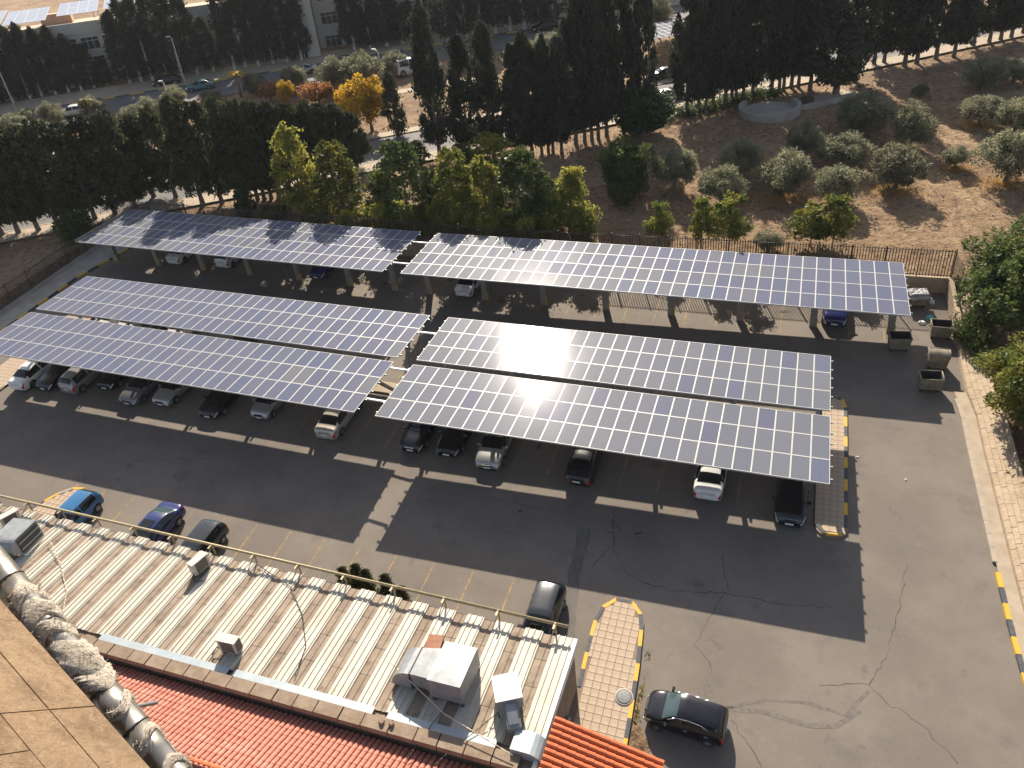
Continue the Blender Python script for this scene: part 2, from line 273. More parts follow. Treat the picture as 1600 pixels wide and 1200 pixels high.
PAINT = {'white': paint('white', (0.68, 0.67, 0.64)), 'black': paint('black', (0.007, 0.007, 0.009), 0.16), 'silver': paint('silver', (0.36, 0.36, 0.35), 0.35, 0.55), 'grey': paint('grey', (0.16, 0.165, 0.17), 0.35, 0.4),
         'blue': paint('blue', (0.025, 0.115, 0.25)), 'navy': paint('navy', (0.014, 0.022, 0.105)), 'charcoal': paint('charcoal', (0.022, 0.024, 0.028)), 'beige': paint('beige', (0.5, 0.46, 0.38), 0.35, 0.3), 'teal': paint('teal', (0.07, 0.16, 0.17))}
# ================================================================== ground and pavements
def smooth_noise(x, y):
    return (math.sin(x * 0.83 + 1.3 * math.sin(y * 0.41)) * math.cos(y * 0.77 + 0.6 * math.sin(x * 0.53)) * 0.6 + 0.4 * math.sin(x * 2.3 + y * 1.1) * math.sin(y * 2.7 - x * 0.7))
E1 = (0.836, 0.5486); N1 = (-0.5486, 0.836); O1 = (-79.9, 55.4)      # campus road frame
E2 = (0.851, 0.526); N2 = (-0.526, 0.851); O2 = (-93.4, 105.7)        # far road / far cypress row frame
def st(x, y, O, E, N): return ((x - O[0]) * E[0] + (y - O[1]) * E[1], (x - O[0]) * N[0] + (y - O[1]) * N[1])
def xy(s, t, O, E, N): return (O[0] + s * E[0] + t * N[0], O[1] + s * E[1] + t * N[1])
def ground_z(x, y):
    z = G(x, y)
    if y <= 60 and -69.5 <= x <= 13.6: return g(x, y) - 0.3
    if x > 13.6 and y <= 60: z += 0.5
    s1, t1 = st(x, y, O1, E1, N1); s2, t2 = st(x, y, O2, E2, N2)
    if y > 60.3 and t1 < -4 and x > -69:
        a = min(1, (y - 60.3) / 3, (-4 - t1) / 3); z += a * (0.16 * smooth_noise(x * 1.4, y * 1.4) + 0.07 * smooth_noise(x * 4.1, y * 3.3) + rng.normal() * 0.055)
    if -5 < t1 < 10 or -14 < t2 < 6: z -= 0.06
    return z
xs = sorted(set([-900, -600, -400, -300, -220, -180, -150, -69.52, -69.48, -23.0, 13.59, 13.61] + list(np.arange(-132, 40.1, 0.8)) + [45, 55, 70, 100, 150, 250, 400, 700]))
ys = sorted(set([-200, -100, -50, -20, 0, 10, 20, 30, 40, 50, 59.98, 60.05] + list(np.arange(60.5, 128, 0.7)) + list(np.arange(128, 160, 4)) + [170, 190, 220, 280, 360, 500, 800, 1400]))
vv = [(x, y, ground_z(x, y)) for y in ys for x in xs]; nx = len(xs)
ff = [(j * nx + i, j * nx + i + 1, (j + 1) * nx + i + 1, (j + 1) * nx + i) for j in range(len(ys) - 1) for i in range(nx - 1)]
me = bpy.data.meshes.new('ground'); me.from_pydata(vv, [], ff); me.materials.append(M['soil']); me.polygons.foreach_set('use_smooth', [True] * len(ff)); me.update()
ground = tag(link('ground', me), 'bare reddish soil of the olive field and the land around the lot', kind='structure')
def sheet(name, pts_fn, na, nb, m, parent=None):
    b = MB(); P = [[pts_fn(i / na, j / nb) for j in range(nb + 1)] for i in range(na + 1)]
    b.v = [p for r in P for p in r]
    for i in range(na):
        for j in range(nb):
            b.f.append((i * (nb + 1) + j, (i + 1) * (nb + 1) + j, (i + 1) * (nb + 1) + j + 1, i * (nb + 1) + j + 1)); b.m.append(0); b.sm.append(True)
    return b.build(name, m, parent)
bl = MB(); LX = [-69.4, -23, 12.9]; LY = [2, 60.0]
for i in range(2):
    bl.face([(LX[i], LY[0], g(LX[i], LY[0])), (LX[i + 1], LY[0], g(LX[i + 1], LY[0])), (LX[i + 1], LY[1], g(LX[i + 1], LY[1])), (LX[i], LY[1], g(LX[i], LY[1]))])
lot = tag(bl.build('parking_lot', M['asphalt']), 'worn sunlit grey asphalt of the sloping car park', kind='structure')
def ribbon(name, pts, w, m, parent, dz=0.006, fn=g, jit=0.0):
    b = MB(); L = []; n = len(pts)
    for i, p in enumerate(pts):
        a = pts[max(i - 1, 0)]; c = pts[min(i + 1, n - 1)]; d = Vector((c[0] - a[0], c[1] - a[1])); d.normalize() if d.length else None
        ww = w * (1 + random.uniform(-jit, jit)) / 2
        L.append(((p[0] - d.y * ww, p[1] + d.x * ww), (p[0] + d.y * ww, p[1] - d.x * ww)))
    for (a, c), (a2, c2) in zip(L[:-1], L[1:]):
        b.face([(*q, fn(*q) + dz) for q in (c, c2, a2, a)])
    return b.build(name, m, parent)
def jagged(pts, step=0.28, amp=0.09):
    out = [pts[0]]
    for a, c in zip(pts[:-1], pts[1:]):
        d = math.hypot(c[0] - a[0], c[1] - a[1]); k = max(1, int(d / step))
        for i in range(1, k + 1):
            t = i / k; j = amp if i < k else 0
            out.append((a[0] + (c[0] - a[0]) * t + random.uniform(-j, j), a[1] + (c[1] - a[1]) * t + random.uniform(-j, j)))
    return out
# painted stall lines (each one a part of the lot)
def stall(x, y0, y1): ribbon('stall_line', [(x, y0), (x, (y0 + y1) / 2), (x, y1)], 0.11, M['line'], lot, 0.004)
for k in range(14): stall(-12.55 - 2.45 * k, 22.4, 27.1)
for k in range(25):
    x = 1.05 - 2.35 * k
    stall(x, 35.2, 40.2); stall(x, 42.4, 47.3)
for k in range(31): stall(7.3 - 2.4 * k, 53.1, 58.6)
# cracks
CR = [[(-8.3, 33.6), (-8.0, 31.9), (-7.6, 30.3), (-7.0, 29.4), (-6.33, 28.77), (-5.3, 28.5), (-4.34, 28.4), (-2.9, 28.5), (-1.39, 28.89), (0.2, 28.88), (1.8, 28.86), (3.97, 29.2)],
      [(-1.1, 28.95), (-1.5, 30.0), (-1.6, 30.8), (-1.75, 32.1)], [(-18.8, 32.4), (-15.5, 32.6), (-11.9, 32.3), (-8.75, 32.2)], [(-1.3, 28.9), (-1.9, 27.2), (-2.4, 25.4), (-1.6, 24.7), (-1.4, 24.2)],
      [(3.45, 24.7), (4.6, 25.1), (5.6, 25.3), (6.3, 24.6), (7.1, 24.3), (7.7, 23.9), (9.0, 22.5)], [(5.6, 25.3), (6.4, 26.9), (6.9, 29.0), (7.3, 31.0), (7.6, 33.0)], [(-0.3, 22.0), (0.4, 21.3), (1.2, 20.2), (1.6, 19.3)],
      [(-7.9, 30.6), (-8.3, 29.4), (-8.8, 28.2)], [(-7.3, 31.4), (-6.3, 31.6), (-5.5, 31.3)], [(-44.0, 29.3), (-41.5, 30.1), (-38.7, 31.0), (-36.2, 31.6)], [(-9.4, 31.9), (-9.1, 29.5), (-9.2, 27.3)]]
for i, c in enumerate(CR): ribbon('crack', jagged(c), 0.03 if i not in (0,) else 0.045, M['crack'], lot, 0.005, jit=0.6)
for k in range(9):
    a = (-7.9 + random.uniform(-.5, .7), 31.0 + random.uniform(-1.4, 1.2)); ribbon('crack', jagged([a, (a[0] + random.uniform(-.8, .8), a[1] + random.uniform(-.7, .7))], 0.15, 0.06), 0.03, M['crack'], lot, 0.005, jit=0.6)
# tyre marks, patch beside the kitchen, oil stains
for pts, w in (([(-0.6, 22.5), (1.2, 23.4), (3.0, 23.7), (4.6, 23.5), (5.6, 25.0)], 0.16), ([(-0.6, 22.5), (1.2, 22.75), (3.0, 22.6), (4.2, 22.9), (5.2, 23.9)], 0.2)):
    ribbon('tyre_mark', jagged(pts, 0.4, 0.02), w, M['tyremark'], lot, 0.0045, jit=0.2)
ribbon('asphalt_patch', jagged([(-9.6, 31.5), (-9.4, 29), (-9.1, 26.5), (-8.6, 23.5), (-8.3, 21.5)], 0.6, 0.06), 0.75, M['patch'], lot, 0.0035, jit=0.25)
def blob(name, x, y, rx, ry, m, dz=0.005, rot=0.0):
    b = MB(); n = 14; P = []
    for k in range(n):
        t = 2 * math.pi * k / n; r = random.uniform(0.7, 1.2); a, c = rx * r * math.cos(t), ry * r * math.sin(t)
        X, Y = x + a * math.cos(rot) - c * math.sin(rot), y + a * math.sin(rot) + c * math.cos(rot); P.append((X, Y, g(X, Y) + dz))
    b.face(P); return b.build(name, m, lot)
for x, y, rx, ry, r in ((7.3, 36.2, .18, .9, .5), (9.3, 32.6, .1, .22, .3), (-1.35, 22.9, .28, .75, .4), (-6.5, 37.5, .5, .4, 0), (-24.5, 36.6, .16, .14, 0), (-33.5, 33.6, .12, .1, 0), (-29, 31.2, .14, .1, 0), (-24, 38.6, .5, .9, .2), (-48.3, 33.9, .25, 1.0, -.6), (-37.5, 29.6, .7, .5, 0), (-44.5, 27.6, .7, .4, 0.3)):
    blob('oil_stain', x, y, rx, ry, M['tyremark'], 0.0042, r)
for k in range(46):
    row = random.choice(((36.5, 39.5), (36.5, 39.5), (23.0, 26.0), (54.0, 57.5), (28.5, 33.0))); x = random.uniform(-58, 2.5); y = random.uniform(*row)
    if row[0] == 23.0 and x > -12: continue
    blob('oil_stain', x, y, random.uniform(.08, .34), random.uniform(.08, .42), M['tyremark'] if random.random() < .6 else M['crack'], 0.0041, random.uniform(0, 3))
# ------------------------------------------------------------------ kerbs and islands
def resample(pts, step):
    out = [Vector(pts[0])]; acc = 0.0
    for a, c in zip(pts[:-1], pts[1:]):
        a = Vector(a); c = Vector(c); d = (c - a).length; t = step - acc
        while t <= d + 1e-9: out.append(a + (c - a) * (t / d)); t += step
        acc = (acc + d) % step if step > 0 else 0
    return out
def kerb(pts, parent, cols, w=0.2, h=0.14, step=0.95, fn=g, side=1, start=0):
    P = resample(pts, step)
    for k, (a, c) in enumerate(zip(P[:-1], P[1:])):
        d = (c - a).normalized(); nrm = Vector((-d.y, d.x)) * side * w; a2 = a + d * 0.008; c2 = c - d * 0.008
        q = [a2, c2, c2 + nrm, a2 + nrm]
        if side < 0: q = [a2, a2 + nrm, c2 + nrm, c2]
        b = MB(); b.hexa([(p.x, p.y, fn(p.x, p.y) - 0.05) for p in q], [(p.x, p.y, fn(p.x, p.y) + h) for p in q])
        b.build('kerb_stone', M[cols[(k + start) % len(cols)]], parent)
def in_poly(x, y, P):
    r = False; j = len(P) - 1
    for i in range(len(P)):
        if (P[i][1] > y) != (P[j][1] > y) and x < (P[j][0] - P[i][0]) * (y - P[i][1]) / (P[j][1] - P[i][1]) + P[i][0]: r = not r
        j = i
    return r
TILE = MB(); TILE.hexa([(-.192, -.192, 0), (.192, -.192, 0), (.192, .192, 0), (-.192, .192, 0)], [(-.188, -.188, .03), (.188, -.188, .03), (.188, .188, .03), (-.188, .188, .03)])
TILE_ME = TILE.mesh('paving_tile', [M['tile']])
def island(name, poly, label, kerb_pts, cols, tile=True, h=0.13, start=0, side=1, rot=0.0):
    b = MB(); b.hexa([(x, y, g(x, y) - 0.02) for x, y in poly], [(x, y, g(x, y) + h - 0.012) for x, y in poly])
    o = tag(b.build(name, M['grout'] if tile else M['pave']), label, kind='structure')
    for kp in kerb_pts: kerb(kp, o, cols, start=start, side=side, h=h + 0.02)
    if tile:
        X0 = min(p[0] for p in poly); X1 = max(p[0] for p in poly); Y0 = min(p[1] for p in poly); Y1 = max(p[1] for p in poly)
        y = Y0 + 0.2
        while y < Y1:
            x = X0 + 0.2
            while x < X1:
                if all(in_poly(x + dx, y + dy, poly) for dx in (-.17, .17) for dy in (-.17, .17)): link('paving_tile', TILE_ME, o, frame_at(x, y, 0, h - 0.022))
                x += 0.4
            y += 0.4
    return o
def arc(cx, cy, rx, ry, a0, a1, n=8): return [(cx + rx * math.cos(math.radians(a0 + (a1 - a0) * k / n)), cy + ry * math.sin(math.radians(a0 + (a1 - a0) * k / n))) for k in range(n + 1)]
YK = ['kerb_y', 'kerb_k']
outer = [(-4.55, 17.0), (-4.62, 20.4), (-4.8, 23.6)] + arc(-6.3, 25.5, 1.3, 1.75, 0, 180, 10)[0:] + [(-7.6, 24.0), (-7.5, 21.4)]
island('traffic_island', outer[:-1] + [(-7.5, 21.4), (-7.5, 17.0)], 'tan tiled traffic island with yellow and black kerb beside the white roofed building', [outer], YK, start=0, side=1)
outer = [(4.72, 34.6), (4.74, 40), (4.74, 45.2)] + arc(3.9, 45.3, .84, .9, 0, 90, 5) + [(3.0, 46.2)]
outer2 = [(4.72, 34.6)] + arc(3.85, 34.5, .87, .75, 0, -180, 8)
island('traffic_island', [(2.98, 46.2), (2.98, 34.5)] + arc(3.85, 34.5, .87, .75, -180, 0, 8) + outer[1:-1], 'narrow tiled island with yellow and black kerb under the right end of the canopies', [outer, outer2[::-1]], YK, start=1)
island('traffic_island', [(-62.2, 33.6), (-59.3, 34.2), (-59.3, 46.0), (-62.2, 46.0)], 'sunlit pale tiled island beside the white car at the left end of the front row', [[(-59.3, 46), (-59.3, 34.2), (-60.4, 33.7), (-62.2, 33.6)]], ['kerb_pale'], side=-1)
nl = [(-46.2, 21.5), (-46.0, 24.2), (-45.2, 25.9), (-44.4, 26.7), (-43.4, 26.9), (-42.9, 26.4), (-42.9, 21.5)]
island('traffic_island', nl[::-1], 'small tiled island with faded yellow kerb beside the bright blue car', [nl], ['kerb_y', 'kerb_pale', 'kerb_y', 'kerb_k'], side=-1)
# median strip between the two facing bays
md = MB(); 
for x0, x1 in ((-59, -23), (-23, 2.9)): md.hexa([(x, y, g(x, y) - .02) for x, y in ((x0, 40.7), (x1, 40.7), (x1, 41.9), (x0, 41.9))], [(x, y, g(x, y) + .12) for x, y in ((x0, 40.7), (x1, 40.7), (x1, 41.9), (x0, 41.9))])
tag(md.build('pavement', M['pave']), 'narrow raised concrete strip between the two facing rows of bays', kind='structure')
# right hand pavement, bank and kerb
RK = [(12.75, 19.0), (12.35, 24.0), (12.07, 27.05), (11.87, 29.83), (11.7, 33.88), (11.58, 37.94), (11.45, 42.09), (11.39, 45.62), (11.1, 47.9)]
pv = MB()
for (x0, y0), (x1, y1) in zip(RK[:-1], RK[1:]):
    pv.face([(x0 + .15, y0, g(x0, y0) + .13), (x0 + .85, y0, g(x0, y0) + .13), (x1 + .85, y1, g(x1, y1) + .13), (x1 + .15, y1, g(x1, y1) + .13)])
rp = tag(pv.build('pavement', M['pave']), 'pale pavement along the right edge of the car park', kind='structure')
kerb(RK[:5], rp, YK, w=0.24, side=-1, h=0.15, start=0); kerb(RK[4:], rp, ['kerb_pale'], w=0.24, side=-1, h=0.15)
# low rubble bank / wall on the right, built of separate stones
wall_r = thing('stone_wall', 'low tan rubble stone wall along the right edge of the car park', 'wall', Vector((12.6, 38, g(12.6, 38))))
inv = Matrix.Translation(-wall_r.location)
wb = MB()
RW = [(x + .85, y) for x, y in RK] + [(11.9, 50.5), (11.9, 55.0), (12.1, 60.0)]
for (x0, y0), (x1, y1) in zip(RW[:-1], RW[1:]):
    a, c = g(x0, y0), g(x1, y1)
    wb.hexa([(x0, y0, a - .1), (x0 + 1.5, y0, a - .1), (x1 + 1.5, y1, c - .1), (x1, y1, c - .1)], [(x0 + .05, y0, a + .25), (x0 + 1.45, y0, a + .85), (x1 + 1.45, y1, c + .85), (x1 + .05, y1, c + .25)])
wb.v = [tuple(inv @ Vector(v)) for v in wb.v]
wb.build('wall_core', M['stone_wall'], wall_r)
def wpt(yy, t, up=0.0):
    xk = float(np.interp(yy, [p[1] for p in RW], [p[0] for p in RW])); z = g(xk, yy)
    return Vector((xk + .05 + 1.4 * t, yy, z + .25 + .6 * t + up)) - wall_r.location
for q in range(5):                                        # long dressed slabs in five courses
    yy = 19.1 + random.uniform(0, .5)
    while yy < 59:
        l = random.uniform(.8, 1.5); a, c = q / 5 + .006, (q + 1) / 5 - .006; up = random.uniform(.03, .05); y1 = min(yy + l - .012, 59.5); bb = MB()
        bb.hexa([wpt(yy, a), wpt(yy, c), wpt(y1, c), wpt(y1, a)], [wpt(yy + .01, a + .005, up), wpt(yy + .01, c - .005, up), wpt(y1 - .01, c - .005, up), wpt(y1 - .01, a + .005, up)]); bb.build('stone', M['stone_wall'], wall_r); yy += l
# ------------------------------------------------------------------ rear retaining wall and fences
rw = MB()
for x0, x1 in ((-69.4, -23), (-23, 12.1)):
    rw.hexa([(x0, 60, g(x0, 60) - .3), (x1, 60, g(x1, 60) - .3), (x1, 60.3, g(x1, 60) - .3), (x0, 60.3, g(x0, 60) - .3)], [(x0, 60, g(x0, 60) + 1.42), (x1, 60, g(x1, 60) + 1.42), (x1, 60.3, g(x1, 60) + 1.42), (x0, 60.3, g(x0, 60) + 1.42)])
tag(rw.build('retaining_wall', M['stone_wall']), 'pale retaining wall behind the rear canopies below the olive field', 'wall')
sw_ = MB(); sw_.hexa([(11.8, 53.5, g(11.8, 53.5)), (12.1, 53.5, g(12.1, 53.5)), (12.1, 60, g(12, 60)), (11.8, 60, g(12, 60))], [(11.8, 53.5, g(11.8, 53.5) + 1.5), (12.1, 53.5, g(12.1, 53.5) + 1.5), (12.1, 60, g(12, 60) + 1.45), (11.8, 60, g(12, 60) + 1.45)])
tag(sw_.build('corner_wall', M['stone_wall']), 'short pale wall closing the corner behind the waste containers', 'wall')
def bar_fence(name, label, P0, P1, fn, h=1.85, bay=2.4, gap=0.21):
    P0 = Vector(P0); P1 = Vector(P1); L = (P1 - P0).length; d = (P1 - P0) / L; n = int(round(L / bay))
    t = thing(name, label, 'fence', Vector((P0.x, P0.y, fn(P0.x, P0.y)))); o = t.location
    bars = MB()
    for i in range(n + 1):
        p = P0 + d * (L * i / n); z = fn(p.x, p.y); b = MB(); b.box((p.x - o.x, p.y - o.y, z + h / 2 - o.z + .03), (.07, .07, h + .1)); b.build('post', M['fence'], t)
        if i < n:
            q = P0 + d * (L * (i + 1) / n); z2 = fn(q.x, q.y)
            for hh in (0.14, h - .12):
                b = MB(); b.tube((p.x - o.x, p.y - o.y, z + hh - o.z), (q.x - o.x, q.y - o.y, z2 + hh - o.z), .03, .03, 4); b.build('rail', M['fence'], t)
    k = 0.0
    while k < L:
        p = P0 + d * k; z = fn(p.x, p.y); bars.tube((p.x - o.x, p.y - o.y, z + .05 - o.z), (p.x - o.x, p.y - o.y, z + h - o.z), .032, .032, 4, cap=False); k += gap
    tag(bars.build('fence_bars', M['fence'], t), kind='stuff')
    return t
bar_fence('bar_fence', 'dark metal bar fence on the wall behind the rear canopies', (-69.2, 60.15), (11.95, 60.15), lambda x, y: g(x, 60) + 1.42, h=2.25)
bar_fence('bar_fence', 'dark metal bar fence along the shaded left edge of the car park', (-69.3, 30.0), (-69.3, 59.9), lambda x, y: g(x, y) + .45)
lw = MB(); lw.hexa([(-69.5, 28, g(-69.5, 28) - .1), (-69.1, 28, g(-69.1, 28) - .1), (-69.1, 60, g(-69.1, 60) - .1), (-69.5, 60, g(-69.5, 60) - .1)], [(-69.5, 28, g(-69.5, 28) + .45), (-69.1, 28, g(-69.1, 28) + .45), (-69.1, 60, g(-69.1, 60) + .45), (-69.5, 60, g(-69.5, 60) + .45)])
tag(lw.build('low_wall', M['concrete']), 'low grey concrete wall under the left hand fence', 'wall')
pl = MB(); pl.hexa([(x, y, g(x, y) - .02) for x, y in ((-69.1, 28), (-66.9, 28), (-66.9, 51), (-65.6, 56), (-65.6, 60), (-69.1, 60))], [(x, y, g(x, y) + .13) for x, y in ((-69.1, 28), (-66.9, 28), (-66.9, 51), (-65.6, 56), (-65.6, 60), (-69.1, 60))])
lp = tag(pl.build('pavement', M['concrete']), 'grey pavement along the left edge of the car park', kind='structure')
kerb([(-66.7, 28), (-66.7, 50.5), (-65.4, 56), (-65.4, 59.8)], lp, YK, w=.22, side=1, h=.16, step=1.25)
# mesh panel of the corner gate
gt = thing('corner_gate', 'tall dark mesh gate standing at the right rear corner of the lot', 'gate', Vector((12.0, 60.4, g(12, 60) + 1.42)))
b = MB(); b.box((0, 0, 1.05), (.08, .08, 2.3)); b.build('post', M['fence'], gt)
b = MB(); b.box((.2, -2.6, .8), (.08, .08, 2.2)); b.build('post', M['fence'], gt)
b = MB()
for k in range(14): b.tube((.2 * k / 13, -2.6 * k / 13, .1), (.2 * k / 13, -2.6 * k / 13, 2.0), .015, .015, 3)
for k in range(6): b.tube((0, 0, .2 + k * .36), (.2, -2.6, .1 + k * .36), .015, .015, 3)
b.build('mesh_panel', M['fence'], gt)
# chain link fence on the right bank
cf = thing('chain_link_fence', 'dark chain link fence on top of the right hand bank', 'fence', Vector((14.1, 30, g(14.1, 30) + .6)))
b = MB(); 
for k in range(120):
    y = 20 - 30 + k * .25; b.tube((0, y, .1 + y * .1), (0, y + .9, 1.5 + (y + .9) * .1), .008, .008, 3, cap=False); b.tube((0, y + .9, .1 + (y + .9) * .1), (0, y, 1.5 + y * .1), .008, .008, 3, cap=False)
tag(b.build('wire_mesh', M['fence'], cf), kind='stuff')
for k in range(11):
    y = -10 + k * 3; b = MB(); b.box((0, y, .8 + y * .1), (.06, .06, 1.7)); b.build('post', M['fence'], cf)
# ------------------------------------------------------------------ campus roads
def road(name, label, s0, s1, t0, t1, O, E, N, m, dz, n=40, par=None):
    def fn(a, c):
        x, y = xy(s0 + (s1 - s0) * a, t0 + (t1 - t0) * c, O, E, N); return (x, y, G(x, y) + dz)
    o = sheet(name, fn, n, 6, m, par)
    if par is None: tag(o, label, kind='structure')
    return o
r1 = road('road', 'grey campus road behind the cypress rows', -30, 150, 0.3, 7.8, O1, E1, N1, M['road'], 0.03)
s1_ = road('pavement', 'sunlit tan pavement between the cypress trunks and the campus road', -30, 150, -2.3, 0.3, O1, E1, N1, M['pave'], 0.14)
s1b = road('pavement', 'pale pavement on the far side of the campus road', -30, 150, 7.8, 9.4, O1, E1, N1, M['pave'], 0.14)
def kerb_st(s0, s1, t, par, cols, O, E, N, step=2.0, h=.14):
    k = 0; s = s0
    while s < s1:
        a = xy(s, t, O, E, N); c = xy(s + step - .03, t, O, E, N); b = MB(); w = .22
        q = [a, c, (c[0] + N[0] * w, c[1] + N[1] * w), (a[0] + N[0] * w, a[1] + N[1] * w)]
        b.hexa([(x, y, G(x, y) - .05) for x, y in q], [(x, y, G(x, y) + h + .03) for x, y in q]); b.build('kerb_stone', M[cols[k % len(cols)]], par); k += 1; s += step
kerb_st(-10, 125, 0.3, s1_, ['kerb_pale'], O1, E1, N1); 
r2 = road('road', 'shaded grey road in front of the far stone building', -60, 110, -11.5, -2.6, O2, E2, N2, M['road'], 0.03)
s2_ = road('pavement', 'pavement with limewashed tree trunks in front of the far building', -60, 110, -2.6, 4.0, O2, E2, N2, M['pave'], 0.13)
kerb_st(-32, 70, -2.75, s2_, ['kerb_y', 'kerb_k'], O2, E2, N2, 2.2)
# side path in the garden between the two roads
road('path', 'narrow pale garden path between the two roads', -12, 60, 24, 25.6, O1, E1, N1, M['pave'], 0.03)
# ================================================================== solar canopies
PW, PL = 0.990, 1.925
def panel_mesh(cm):
    b = MB(); fw = .033; w, l = PW / 2, PL / 2
    o = [(-w, -l), (w, -l), (w, l), (-w, l)]; i = [(-w + fw, -l + fw), (w - fw, -l + fw), (w - fw, l - fw), (-w + fw, l - fw)]
    for k in range(4):
        j = (k + 1) % 4
        b.face([(*o[k], .02), (*o[j], .02), (*i[j], .02), (*i[k], .02)], 0); b.face([(*o[j], .02), (*o[k], .02), (*o[k], -.02), (*o[j], -.02)], 0)
        b.face([(*i[k], .02), (*i[j], .02), (*i[j], .012), (*i[k], .012)], 0)
    b.face([(*p, .012) for p in i], 1); b.face([(*p, -.02) for p in reversed(o)], 2)
    return b.mesh('solar_panel', [M['alu'], cm, M['mattwhite']])
PM = [panel_mesh(M['cell0']), panel_mesh(M['cell1']), panel_mesh(M['cell2'])]
CAN = {'FR': (27, 3, (-23.66, 33.51, 5.21), (3.33, 33.51, 4.55), (-23.66, 39.32, 5.51)), 'MR': (27, 3, (-23.66, 39.89, 5.54), (3.33, 39.89, 4.87), (-23.66, 45.70, 5.83)),
       'FL': (34, 3, (-59.21, 33.63, 6.49), (-25.24, 33.63, 5.19), (-59.21, 39.44, 6.79)), 'ML': (34, 3, (-59.21, 40.01, 6.82), (-25.24, 40.01, 5.51), (-59.21, 45.82, 7.11)),
       'TR': (38, 4, (-29.80, 50.36, 6.97), (8.19, 50.36, 6.03), (-29.80, 58.11, 7.33)), 'TL': (33, 4, (-64.48, 50.47, 8.25), (-31.51, 50.47, 6.98), (-64.48, 58.22, 8.61))}
def canopy(t, key, root, mix):
    nc, nr, BL, BR, TL = CAN[key]; BL = Vector(BL); ex = (Vector(BR) - BL); W = ex.length; ex.normalize(); ey = Vector(TL) - BL; L = ey.length; ey.normalize(); n = ex.cross(ey).normalized(); ey = n.cross(ex)
    Rm = Matrix(((ex.x, ey.x, n.x), (ex.y, ey.y, n.y), (ex.z, ey.z, n.z))).to_4x4()
    for r in range(nr):
        for c in range(nc):
            p = BL + ex * ((c + .5) * W / nc) + ey * ((r + .5) * L / nr) - root
            link('solar_panel', PM[random.choices((0, 1, 2), mix(c / nc))[0]], t, Matrix.Translation(p) @ Rm @ Matrix.Rotation(random.gauss(0, .002), 4, 'X') @ Matrix.Rotation(random.gauss(0, .002), 4, 'Y'))
    for r in range(nr):                                    # two purlins under each row, ends stick out a little
        for q in (.24, .76):
            a = BL + ey * ((r + q) * L / nr) - n * .085 - root; b = MB(); b.box((W / 2, 0, 0), (W + .3, .06, .1)); b.build('purlin', M['steel'], t, Matrix.Translation(a) @ Rm)
    b = MB(); b.box((W / 2, .03, -.05), (W, .05, .06)); b.build('edge_beam', M['alu'], t, Matrix.Translation(BL - root) @ Rm)
    return BL, ex, ey, n, W, L
def under(key, x, y):
    nc, nr, BL, BR, TL = CAN[key]
    return BL[2] + (BR[2] - BL[2]) * (x - BL[0]) / (BR[0] - BL[0]) + (TL[2] - BL[2]) * (y - BL[1]) / (TL[1] - BL[1]) - .14
def beam(t, root, a, c, w, h, name, m):
    a = Vector(a) - root; c = Vector(c) - root; d = c - a; L = d.length; x = d.normalized(); z = Vector((0, 0, 1)) if abs(x.z) < .9 else Vector((0, 1, 0)); yv = z.cross(x).normalized(); z = x.cross(yv)
    b = MB(); b.box((L / 2, 0, 0), (L, w, h)); return b.build(name, M[m], t, Matrix.Translation(a) @ Matrix(((x.x, yv.x, z.x), (x.y, yv.y, z.y), (x.z, yv.z, z.z))).to_4x4())
def double(keyF, keyM, label, posts, mixF, mixM):
    root = Vector((posts[0], 41.3, g(posts[0], 41.3))); t = thing('solar_canopy', label, 'solar canopy', root)
    canopy(t, keyF, root, mixF); canopy(t, keyM, root, mixM)
    for x in posts:
        for y0, y1, key in ((40.9, 37.6, keyF), (41.7, 43.6, keyM)):
            beam(t, root, (x, y0, g(x, y0)), (x, y1, under(key, x, y1) - .1), .26, .2, 'post', 'steel')
        for key in (keyF, keyM):
            BL, TL = CAN[key][2], CAN[key][4]; ya, yb = BL[1] + .3, TL[1] - .3
            beam(t, root, (x, ya, under(key, x, ya)), (x, yb, under(key, x, yb)), .14, .2, 'rafter', 'steel')
        beam(t, root, (x, 39.2, under(keyF, x, 39.2) - .2), (x, 40.6, under(keyM, x, 40.6) - .2), .12, .12, 'tie_beam', 'steel')
        b = MB(); b.box((x - root.x, 41.3 - root.y, g(x, 41.3) + .2 - root.z), (.7, 1.3, .45)); b.build('footing', M['concrete'], t)
    return t, root
violet = lambda u: (1.0, .7, .02 + .5 * max(0, u - .6))
greyish = lambda u: (.03, .03 + 2.5 * max(0, u - .86), 1.0)
mixed = lambda u: (.7 * u + .02, .6 * u + .02, max(.05, 1.1 - 1.3 * u))
tR, rootR = double('FR', 'MR', 'double solar canopy on the right over the two facing bays of the middle', [-22.9 + 5.15 * k for k in range(6)], greyish, greyish)
tL, rootL = double('FL', 'ML', 'double violet blue solar canopy on the left over the front row', [-58.0 + 5.32 * k for k in range(7)], violet, violet)
